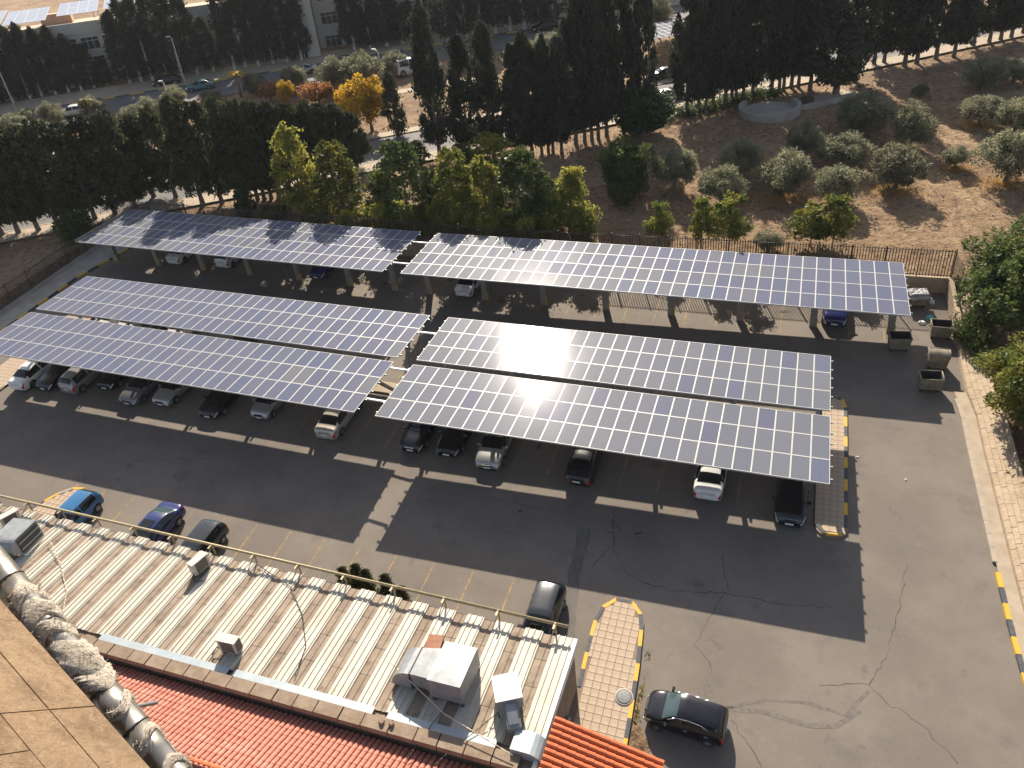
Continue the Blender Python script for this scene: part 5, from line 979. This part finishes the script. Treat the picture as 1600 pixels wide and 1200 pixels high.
OLL = ['sunlit olive tree with straw at its foot, left of the low wide one', 'low wide olive tree between two sunlit ones', 'grey green olive tree standing on orange straw in the open soil', 'wide olive tree in the middle of the field above the low wide one', 'olive tree at the left edge of the field shade', 'dark olive tree in cypress shade below the round stone seat', 'large dark olive tree in the shade at the centre of the field', 'olive tree leaning right beside the large shaded one', 'olive tree behind the yellow saplings near the fence', 'olive tree at the left end of the field above the saplings', 'pale olive tree on the right with dry grass at its foot', 'olive tree at the right picture edge in the upper field', 'big olive tree with bare trunk and orange straw at the right edge', 'very small olive tree standing alone on orange straw', 'upper olive tree near the right cypress row', 'topmost olive tree at the right picture edge', 'tiny dark olive bush below the cypress shadow', 'low grey shrub behind the rear right canopy', 'small bush beside the round stone seat']
for i, (x, y, h, w) in enumerate(TREES['olive']): tree('olive_tree', OLL[i], 'tree', x, y, h * 1.04, w * 1.05, OL, TK['ol'], 4.4, 2.35, 'olive trees in the field')
x, y, h, w = TREES['round'][0]; tree('round_tree', 'dark green round tree at the left upper end of the olive field', 'tree', x, y, h, w, GR, TK['gr'], 5.3, 3.2, None, i=0)
x, y, h, w = TREES['round'][1]; tree('dense_tree', 'dense cone shaped green tree at the left of the olive field', 'tree', x, y, h, w, GR, TK['gr'], 6.4, 2.3, None, i=1)
SL = ['slender yellow green sapling behind the rear right canopy, left of a pair', 'leafy yellow green sapling, right of the pair behind the rear right canopy', 'wide thin sapling behind the fence toward the right', 'tall thin sapling beside the wide one behind the fence', 'small autumn sapling near the cone shaped tree', 'tall light poplar before the left cypress row', 'bushy poplar right of the tall light one', 'broad green poplar behind the gap of the rear canopies', 'low yellowing bush between two poplars', 'yellow green poplar left of the canopy shadow', 'poplar throwing its shadow on the rear right canopy', 'grey green poplar in the middle of the row behind the canopy', 'yellowing poplar at the right end of the row behind the canopy', 'yellow green tree beside the campus road', 'small yellow green bush left of the roadside tree', 'low poplar in the gap right of the broad green one', 'small poplar between the grey green and yellowing ones']
for i, (x, y, h, w) in enumerate(TREES['sap']):
    if i < 5: tree('sapling', SL[i], 'tree', x, y, h * 1.1, w * 1.12, SAP, TK['sap'], 4.3, 1.65, 'saplings behind the rear right canopy')
    else: tree('poplar_tree', SL[i], 'tree', x, y, h * 1.27, w * 1.3, PO, TK['po'], 6.1, 2.05, 'poplars behind the rear canopies', i={10: 0, 11: 2, 7: 2}.get(i))
YL = ['brilliant yellow autumn tree beside the campus road', 'smaller yellow tree left of the brilliant one']
for i, (x, y, h, w) in enumerate(TREES['yellow']): tree('autumn_tree', YL[i], 'tree', x, y, h, w, YE, TK['gr'], 6.8, 2.9, None)
CL = ['narrow dark conifer right of the yellow tree', 'little dark conifer left of the yellow tree', 'low grey green conifer at the edge of the campus road']
for i, (x, y, h, w) in enumerate(TREES['conif']): tree('conifer', CL[i], 'tree', x, y, h, w, CO, TK['cyp'], 7, 1.9, None)
for i, (x, y, h, w) in enumerate(sorted(TREES['farol'])): tree('garden_tree', f'grey green garden tree, {nth(i + 1)} from the left between the two roads', 'tree', x, y, h, w, OL, TK['ol'], 4.4, 2.35, 'garden trees between the two roads')
for i, (x, y, h, w) in enumerate(((-73, 96.5, 2.8, 3.6), (-64.5, 96.0, 3.0, 5.0))): 
    t = tree('autumn_tree', ['rust coloured tree at the left behind the cypress tips', 'wide rust coloured tree left of the yellow trees'][i], 'tree', x, y, h, w, [RU], TK['gr'], 3.5, 2.4, None)
tree('autumn_tree', 'small bright yellow tree between the two rust coloured ones', 'tree', -69.3, 95.5, 3.4, 2.6, YE, TK['gr'], 6.8, 2.9, None)
# extra green shrubs
BUSH = clump_mesh(.05, 1.7, 1.2, M['green'], 3200, 26, .12, .55, .4)
def bush(name, label, x, y, h, w, me_=BUSH, fn=G):
    t = thing(name, label, 'shrub', Matrix.Translation((x, y, fn(x, y))) @ Matrix.Rotation(random.uniform(0, 6), 4, 'Z')); link('foliage', me_, t, Matrix.Diagonal((w / 2.5, w / 2.5, h / 1.75, 1)))
    b = MB(); b.tube((0, 0, -.1), (.05, 0, h * .6), .05, .02, 5); b.build('stem', M['bark'], t); return t
bush('shrub', 'bright green shrub at the left end of the rear left canopy', -70.8, 55.5, 3.0, 3.9)
bush('shrub', 'round dark shrub behind the rear left canopy below the cypresses', -54.6, 63.0, 3.0, 2.5, clump_mesh(.05, 1.7, 1.2, M['darkgreen'], 3000, 26, .12, .55, .4))
bush('shrub', 'low grey green shrub behind the rear left canopy', -50.6, 62.4, 1.6, 3.4)
HD = clump_mesh(.05, 1.2, 1.6, M['green'], 2600, 26, .11, .55, .36)
for i, (s, t_) in enumerate(((74, -3.6), (77.5, -3.6), (81, -3.4), (84.5, -3.2), (87.5, -3.2))):
    x, y = xy(s, t_, O1, E1, N1); bush('hedge_bush', f'{nth(i + 1)} low green hedge bush from the left below the cypress trunks', x, y, 1.3, 3.4, HD)
for i, (x, y) in enumerate(((-20.9, 23.3), (-19.9, 23.2), (-19.2, 23.0), (-18.2, 23.2), (-17.2, 22.9))):
    t = thing('small_conifer', f'{nth(i + 1)} small pointed conifer from the left behind the eave of the white roof', 'shrub', Matrix.Translation((x, y, g(x, y))), 'small conifers behind the white roof'); k = (2.9, 3.5, 3.5, 3.2, 2.9)[i]
    link('foliage', CO[0], t, Matrix.Diagonal((.38, .38, k / 7, 1))); b = MB(); b.tube((0, 0, -.1), (0, 0, k * .7), .06, .02, 5); b.build('stem', M['bark'], t)
# big leafy trees behind the right hand wall
BT = [clump_mesh(.4, 7.2, 3.6, M['citrus'], 30000, 170, .115, .5, .22, 1, .45), clump_mesh(.4, 7.2, 3.6, M['green'], 30000, 170, .115, .5, .22, 1, .45)]
for x, y, h, w, l, i in ((15.6, 55.4, 7.6, 9.0, 'large glossy green tree over the wall behind the waste containers', 1), (15.5, 45.4, 6.2, 8.2, 'yellow green fruit tree hanging over the right hand wall', 0), (19.8, 61.5, 8.0, 8.5, 'dark leafy tree at the right edge behind the glossy one', 1), (16.6, 39.0, 4.4, 6.4, 'lower leafy tree at the right edge in front of the fruit tree', 0)):
    t = thing('leafy_tree', l, 'tree', Matrix.Translation((x, y, g(x, y) + (.4 if y < 60 else 1.2))) @ Matrix.Rotation(random.uniform(0, 6), 4, 'Z')); link('crown', BT[i], t, Matrix.Diagonal((w / 7.2, w / 7.2, h / 7.3, 1))); link('trunk', TK['gr'][0], t)
BS = clump_mesh(.05, 2.2, 1.5, M['poplar'], 3600, 30, .12, .55, .36)
for i, (x, y, h, w) in enumerate(((-45.2, 62.4, 2.6, 3.2), (-40.6, 62.2, 2.2, 3.4), (-37.2, 62.6, 3.2, 3.4), (-33.6, 62.2, 2.8, 3.2), (-31.6, 63.0, 3.4, 3.0), (-28.8, 62.3, 3.0, 3.0), (-25.6, 62.5, 3.2, 3.2), (-21.9, 62.3, 2.8, 3.2), (-17.6, 63.2, 3.2, 2.6))):
    bush('shrub', f'{nth(i + 1)} leafy yellow green shrub from the left along the fence behind the rear canopies', x, y, h * .8, w, BS)
IV = clump_mesh(.0, 1.0, 1.0, M['green'], 6000, 40, .07, .35, .4); t = thing('hanging_vine', 'feathery green vine hanging over the wall corner by the containers', 'plant', Matrix.Translation((12.6, 53.0, g(12.6, 53) + .3))); link('foliage', IV, t, Matrix.Diagonal((1.3, 2.3, 2.2, 1)))
# palms in the far garden
def palm(x, y, h, label, m):
    t = thing('palm_tree', label, 'tree', Matrix.Translation((x, y, G(x, y)))); b = MB(); b.tube((0, 0, -.1), (.1, 0, h), .22, .16, 8); b.build('trunk', M['rustplate'], t); b = MB()
    for k in range(16):
        a = k * 2.4; L = random.uniform(1.1, 1.6); p = [Vector((.1 + math.cos(a) * L * q, math.sin(a) * L * q, h + .9 * q - 1.3 * q * q * random.uniform(.6, 1.2))) for q in (0, .35, .7, 1)]; sd = Vector((-math.sin(a), math.cos(a), 0)) * .16
        for u, v in zip(p[:-1], p[1:]): b.face([u - sd, v - sd, v + sd, u + sd])
    b.build('crown', m, t)
palm(-99.2, 88.3, 2.6, 'small palm with red brown trunk before the white car on the far road', M['citrus']); palm(-79.5, 98.4, 3.4, 'yellow palm behind the cypress tips by the far road', M['yellow'])
# ------------------------------------------------------------------ field litter
C = []; 
for k in range(2600):
    x, y = random.uniform(-20, 24), random.uniform(61, 108)
    if st(x, y, O1, E1, N1)[1] < -5: C.append((x, y, ground_z(x, y)))
b = MB()
for x, y, z in C:
    r = random.choice((.03, .04, .05, .06, .09)); P = [(x + r * random.uniform(.6, 1.2) * math.cos(a), y + r * random.uniform(.6, 1.2) * math.sin(a)) for a in (0, 1.6, 3.1, 4.7)]; b.hexa([(p[0], p[1], z - .02) for p in P], [(x + (p[0] - x) * .6, y + (p[1] - y) * .6, z + r * .9) for p in P])
tag(b.build('field_stones', M['rock']), 'loose pale stones and clods scattered over the olive field', kind='stuff')
C = []
for (x, y, h, w) in [TREES['olive'][i] for i in (0, 2, 12, 13, 10)]:
    n = 1500; a = rng.uniform(0, 6.28, n); r = np.abs(rng.normal(0, .42, n)) * w * .62; X = x + r * np.cos(a) * 1.2; Y = y - .2 + r * np.sin(a) * .8; C.append(np.stack([X, Y, np.array([ground_z(p, q) for p, q in zip(X, Y)]) + .08], 1))
n = 11000; X = rng.uniform(-70, 24, n); Y = rng.uniform(60.6, 100, n); ok = np.array([st(p, q, O1, E1, N1)[1] < -4 for p, q in zip(X, Y)]); X = X[ok]; Y = Y[ok]; C.append(np.stack([X, Y, np.array([ground_z(p, q) for p, q in zip(X, Y)]) + .06], 1))
C = np.concatenate(C); tag(link('dry_grass', leaves('dry_grass', C, .15, .16, M['straw'], np.tile([0, 0, 1.], (len(C), 1)), .7)), 'orange straw and dry grass under the olive trees', kind='stuff')
# ================================================================== far building
def to2(s, t): return xy(s, t, O2, E2, N2)
ZB = G(*to2(0, 5))
BT_ = Matrix(((E2[0], N2[0], 0, O2[0]), (E2[1], N2[1], 0, O2[1]), (0, 0, 1, ZB), (0, 0, 0, 1)))
a3 = math.radians(40); BM_ = Matrix.Translation((-120.5, 96.5, 12.2)) @ Matrix.Rotation(a3, 4, 'Z')
fb = thing('stone_building', 'long three storey limestone building with window bands behind the far cypresses', 'building', BM_)
S0, S1, TF, HB = -30.0, 41.0, 0.0, 9.6
b = MB(); b.hexa([(S0, TF, -5), (S1, TF, -3), (S1, TF + 22, -3), (S0, TF + 22, -5)], [(S0, TF, HB - .9), (S1, TF, HB - .9), (S1, TF + 22, HB - .9), (S0, TF + 22, HB - .9)]); b.build('wall', M['facade'], fb)
b = MB(); b.face([(S0, TF + .4, HB - .88), (S1, TF + .4, HB - .88), (S1, TF + 22, HB - .88), (S0, TF + 22, HB - .88)]); b.build('roof', M['roofdeck'], fb)
b = MB(); b.box(((S0 + S1) / 2, TF + .1, HB - .75), (S1 - S0, .5, 1.7)); b.build('parapet', M['facade'], fb)
WM = MB(); WM.box((0, 0, 0), (2.7, .1, 1.75)); WME = WM.mesh('window', [M['win']])
WF = MB(); 
for q in (-1.35, -.45, .45, 1.35): WF.box((q, -.07, 0), (.07, .06, 1.8))
for q in (-.9, .35, .9): WF.box((0, -.075, q), (2.76, .06, .07))
WFE = WF.mesh('frame', [M['winframe']])
s = S0 + 2
while s < S1 - 1.5:
    for zf in (.7, 3.6, 6.5):
        w = link('window', WME, fb, Matrix.Translation((s, TF - .02, zf))); link('frame', WFE, w)
    s += 3.35
for zf in (2.1, 5.0): b = MB(); b.box(((S0 + S1) / 2, TF - .03, zf), (S1 - S0, .12, .25)); b.build('string_course', M['facade'], fb)
tw = thing('stone_tower', 'grey windowless stone stair tower with dark doorway at the end of the far building', 'building', BT_)
b = MB(); b.hexa([(13.2, 2.2, -2), (20.5, 2.2, -2), (20.5, 22, -2), (13.2, 22, -2)], [(13.2, 2.2, 17), (20.5, 2.2, 17), (20.5, 22, 17), (13.2, 22, 17)]); b.build('wall', M['facade'], tw)
b = MB(); b.box((16.6, 2.15, 1.4), (3.6, .1, 2.9)); b.build('door', M['win'], tw); b = MB(); b.box((16.6, 1.9, 3.15), (4.4, .7, .6)); b.build('canopy', M['facade'], tw)
for q in (15.4, 16.6, 17.8): b = MB(); b.box((q, 2.08, 1.4), (.1, .06, 2.9)); b.build('mullion', M['winframe'], tw)
wg = thing('stone_building', 'pale stone wing right of the grey tower hidden behind cypresses', 'building', BT_)
b = MB(); b.hexa([(20.6, 7, -2), (95, 7, -2), (95, 24, -2), (20.6, 24, -2)], [(20.6, 7, 11.5), (95, 7, 11.5), (95, 24, 11.5), (20.6, 24, 11.5)]); b.build('wall', M['facade'], wg)
for k in range(20):
    for zf in (1.6, 5.2, 8.8): w = link('window', WME, wg, Matrix.Translation((23 + 3.5 * k, 6.98, zf))); link('frame', WFE, w)
# roof solar arrays
PM3 = panel_mesh(M['cell3'])
def array(s, t, n, m_, label):
    o = thing('roof_solar_array', label, 'solar array', BM_ @ Matrix.Translation((s, t, HB + .2)))
    for r in range(m_):
        for c in range(n): link('solar_panel', PM3, o, Matrix.Translation((c * 1.0 * 1.6, r * 1.96, .9 + r * .26)) @ Matrix.Rotation(.13, 4, 'X') @ Matrix.Diagonal((1.58, 1, 1, 1)))
    for c in (0, n - 1):
        for r in (0, m_ - 1): b = MB(); b.box((c * 1.6, r * 1.9, .3), (.1, .1, 1.2)); b.build('leg', M['steel'], o)
array(1.2, 2.0, 4, 5, 'pale solar array on the far roof, lower left'); array(8.6, 7.0, 4, 5, 'pale solar array in the middle of the far roof'); array(15.8, 9.0, 4, 5, 'pale solar array on the far roof, right'); array(-6.5, 9.0, 4, 5, 'pale solar array at the left picture edge on the far roof')
for i, (s, t) in enumerate(((6.2, 17.5), (24.0, 4.0))):
    b = MB(); b.box((0, 0, .8), (5.0, 3.2, 1.6)); b.box((0, 0, 1.65), (5.3, 3.5, .12)); tag(b.build('roof_cabin', M['roofdeck'], None, BM_ @ Matrix.Translation((s, t, HB - .88))), ['brown roof cabin between the far solar arrays', 'tan roof hatch at the right end of the far roof'][i], 'cabin')
# ------------------------------------------------------------------ street lamps
def lamp(x, y, h, label, arm=(0, 0)):
    t = thing('street_lamp', label, 'street lamp', Matrix.Translation((x, y, G(x, y)))); b = MB(); b.tube((0, 0, -.1), (0, 0, h), .09, .06, 8); b.build('pole', M['pole'], t); b = MB(); b.tube((0, 0, h), (arm[0], arm[1], h + .25), .05, .05, 6); b.build('arm', M['pole'], t); b = MB(); b.box((arm[0] * 1.2, arm[1] * 1.2, h + .28), (.6, .35, .14)); b.build('lamp_head', M['mattwhite'], t)
lamp(-93.7, 103.5, 6.9, 'tall street lamp in front of the far cypresses', (-.2, -.3)); lamp(-88.9, 93.8, 3.4, 'short street lamp on the garden side of the far road', (-.2, -.2)); lamp(-116.8, 90.7, 6.2, 'street lamp at the left picture edge before the far building', (-.2, -.3)); lamp(-59.3, 105.9, 4.2, 'curved street lamp among the garden trees', (-.7, .3)); lamp(-52.8, 133.5, 5.0, 'thin street lamp behind the cypress tips at the top centre', (-.4, .2))
# ------------------------------------------------------------------ distant white solar canopy
CX, CYY = -19.3, 118.0; ct = thing('distant_canopy', 'distant white solar canopy glimpsed between the tall cypresses', 'solar canopy', Matrix.Translation((CX, CYY, G(CX, CYY))) @ Matrix.Rotation(E1A, 4, 'Z'))
for r in range(5):
    for c in range(9): link('solar_panel', PM[2], ct, Matrix.Translation((c * 1.0 - 4, r * 1.95 - 3, 3.3 + r * .1)) @ Matrix.Rotation(.05, 4, 'X'))
for sx in (-4, 0, 4):
    for sy in (-3, 4.5): b = MB(); b.box((sx, sy, 1.6), (.15, .15, 3.2)); b.build('post', M['rustplate'], ct)
# ------------------------------------------------------------------ round stone seat in the field
rs = thing('curved_bench', 'curved pale stone bench wall round a paved circle at the edge of the field', 'wall', Matrix.Translation((-3.6, 95.4, G(-3.6, 95.4) - .1)))
def ringwall(b, r0, r1, a0, a1, z0, z1, n=26):
    A = np.linspace(math.radians(a0), math.radians(a1), n + 1)
    for a, c in zip(A[:-1], A[1:]):
        q = [(r0 * math.cos(a), r0 * math.sin(a)), (r1 * math.cos(a), r1 * math.sin(a)), (r1 * math.cos(c), r1 * math.sin(c)), (r0 * math.cos(c), r0 * math.sin(c))]; b.hexa([(x, y, z0 + .1 * y) for x, y in q], [(x, y, z1 + .1 * y) for x, y in q])
b = MB(); ringwall(b, 3.0, 3.5, 150, 400, -.3, .95); b.build('curved_wall', M['concrete'], rs)
b = MB(); b.v = []; b.hexa([(3.05 * math.cos(a), 3.05 * math.sin(a), -.2 + .305 * math.sin(a)) for a in np.linspace(0, 6.28, 25)[:-1]], [(3.05 * math.cos(a), 3.05 * math.sin(a), .3 + .305 * math.sin(a)) for a in np.linspace(0, 6.28, 25)[:-1]]); b.build('paved_floor', M['concrete'], rs)
b = MB(); q = [(1.6, 1.9), (3.2, .6), (9.2, 5.0), (7.6, 7.0)]; b.hexa([(x, y, .05 + .1 * y) for x, y in q], [(x, y, .32 + .1 * y) for x, y in q]); b.build('paved_walk', M['pave'], rs)
b = MB(); q = [(2.9, .3), (3.3, .0), (9.6, 4.5), (9.3, 4.9)]; b.hexa([(x, y, 0 + .1 * y) for x, y in q], [(x, y, .6 + .1 * y) for x, y in q]); b.build('side_wall', M['concrete'], rs)
# ------------------------------------------------------------------ waste containers
def dumpster(x, y, rz, label, lid=False, dark=False, scale=(1.0, 1.0, 1.0)):
    t = thing('dumpster', label, 'dumpster', frame_at(x, y, rz) @ Matrix.Diagonal((*scale, 1))); w, d, h = .7, .5, 1.15
    b = MB(); lo = [(-w * .9, -d * .8, .22), (w * .9, -d * .8, .22), (w * .9, d * .8, .22), (-w * .9, d * .8, .22)]; hi = [(-w, -d, h), (w, -d, h), (w, d, h), (-w, d, h)]
    for k in range(4): j = (k + 1) % 4; b.face([lo[k], lo[j], hi[j], hi[k]])
    b.face(lo[::-1]); 
    ih = [(p[0] * .92, p[1] * .88, h) for p in hi]; il = [(p[0] * .9, p[1] * .86, .3) for p in lo]
    for k in range(4): j = (k + 1) % 4; b.face([hi[k], hi[j], ih[j], ih[k]]); b.face([ih[k], ih[j], il[j], il[k]], 1)
    b.face(il, 1); b.build('bin_body', [M['dump'], M['dumpin']], t)
    b = MB(); 
    for a, c in (((-w, -d, h), (w, -d, h)), ((w, -d, h), (w, d, h)), ((w, d, h), (-w, d, h)), ((-w, d, h), (-w, -d, h))): b.tube(a, c, .035, .035, 6)
    b.build('rim', M['dump'], t)
    for k in (-.4, 0, .4): b = MB(); b.box((k, -d * .93, .68), (.07, .05, .75), M=Matrix.Rotation(-.1, 3, 'X')); b.build('rib', M['dump'], t)
    for sx in (-1, 1):
        b = MB(); b.tube((sx * w, 0, .9), (sx * (w + .12), 0, .9), .035, .035, 6); b.build('trunnion', M['dump'], t)
        for sy in (-1, 1): b = MB(); b.tube((sx * .5, sy * .3 - .03, .09), (sx * .5, sy * .3 + .03, .09), .09, .09, 10); b.box((sx * .5, sy * .3, .18), (.08, .1, .1)); b.build('castor', M['rubber'], t)
    if lid:
        b = MB(); A = [(d * .95 * math.cos(a), h + .28 * math.sin(a)) for a in np.linspace(0, math.pi * .55, 6)]
        for (ya_, za_), (yb_, zb2) in zip(A[:-1], A[1:]): b.face([(-w, -ya_, za_), (w, -ya_, za_), (w, -yb_, zb2), (-w, -yb_, zb2)], 0, True)
        b.build('half_lid', M['dump'], t)
    return t
dumpster(8.1, 52.4, .1, 'dark empty dumpster beside the last post of the rear right canopy'); dumpster(9.75, 48.1, .08, 'tan open dumpster nearest the viewer at the right edge of the lot'); dumpster(10.4, 50.6, -.05, 'rounded dumpster with half lid behind the nearest one', True, scale=(.9, 1.1, 1.05)); dumpster(10.9, 54.3, .0, 'rusty dumpster partly covered by the hanging vine')
td = dumpster(9.6, 58.3, .2, 'dumpster under a grey tarpaulin in the corner by the retaining wall')
b = MB(); P = [[(-.85 + 1.7 * i / 8, -.65 + 1.3 * j / 6, 1.22 + random.uniform(-.04, .07) - (.35 if j in (0, 6) or i in (0, 8) else 0)) for j in range(7)] for i in range(9)]
for i in range(8):
    for j in range(6): b.face([P[i][j], P[i + 1][j], P[i + 1][j + 1], P[i][j + 1]], 0, False)
b.build('tarpaulin', M['tarp'], td)
for i, (x, y, m, l) in enumerate(((10.5, 56.7, 'teal', 'teal plastic scrap on the ground by the tarpaulin dumpster'), (9.9, 55.9, 'mattwhite', 'white rubbish heap on the ground before the tarpaulin dumpster'), (10.8, 58.8, 'mattwhite', 'pale rubbish in the dark corner by the wall'), (8.6, 53.9, 'mattwhite', 'white rag hanging by the last canopy post'), (5.3, 40.6, 'mattwhite', 'white litter on the asphalt right of the island'), (7.9, 39.2, 'mattwhite', 'white paper scrap in the right lane'))):
    b = MB(); n = 7; P = [(random.uniform(.12, .3) * math.cos(a), random.uniform(.1, .22) * math.sin(a)) for a in np.linspace(0, 5.5, n)]; s = .5 if i > 3 else 1.3; b.hexa([(p[0] * s, p[1] * s, 0) for p in P], [(p[0] * .6 * s, p[1] * .6 * s, random.uniform(.08, .16) * s) for p in P]); tag(b.build('rubbish', M[m], None, frame_at(x, y, 0)), l, 'rubbish')
# manhole on the island
t = thing('manhole_cover', 'round grey manhole cover on the tiled island', 'manhole', frame_at(-5.2, 21.75, 0, .135)); b = MB(); b.lathe([(.0, .035), (.3, .035), (.36, .02), (.36, -.02)], 24); b.build('lid', M['manhole'], t); b = MB(); b.lathe([(.37, .03), (.45, .025), (.46, -.02)], 24); b.build('frame', M['concrete'], t)
# planter soil and weeds along the island
b = MB(); q = [(-4.55, 19.0), (-4.3, 19.0), (-4.4, 22.6), (-4.62, 22.6)]; b.face([(x, y, g(x, y) + .012) for x, y in q]); b.build('soil_strip', M['soil'], lot)
blob('sand_patch', -4.1, 19.6, .45, 1.0, M['soil'], .008, .1)
n = 130; X = rng.normal(-4.5, .07, n); Y = rng.choice([20.9, 21.3, 22.2, 22.5, 24.4], n) + rng.normal(0, .22, n); C = np.stack([X, Y, np.array([g(a, c) for a, c in zip(X, Y)]) + .05], 1); tag(link('weeds', leaves('weeds', C, .05, .5, M['poplar'], np.tile([0, 0, 1.], (n, 1)), 1.0)), 'green weeds along the kerb of the tiled island', kind='stuff')
# ------------------------------------------------------------------ thin air over the whole site
HZ, nH, lH, pH = new_mat('thin_haze'); nH.remove(pH); vp = nH.new('ShaderNodeVolumePrincipled'); vp.inputs['Density'].default_value = HAZE; vp.inputs['Color'].default_value = (0.9, 0.93, 1.0, 1); vp.inputs['Anisotropy'].default_value = 0.2; lH.new(vp.outputs[0], nH['Material Output'].inputs['Volume'])
b = MB(); b.box((-60, 240, 24), (900, 620, 120)); tag(b.build('haze', HZ), 'thin pale haze over the site', kind='stuff')
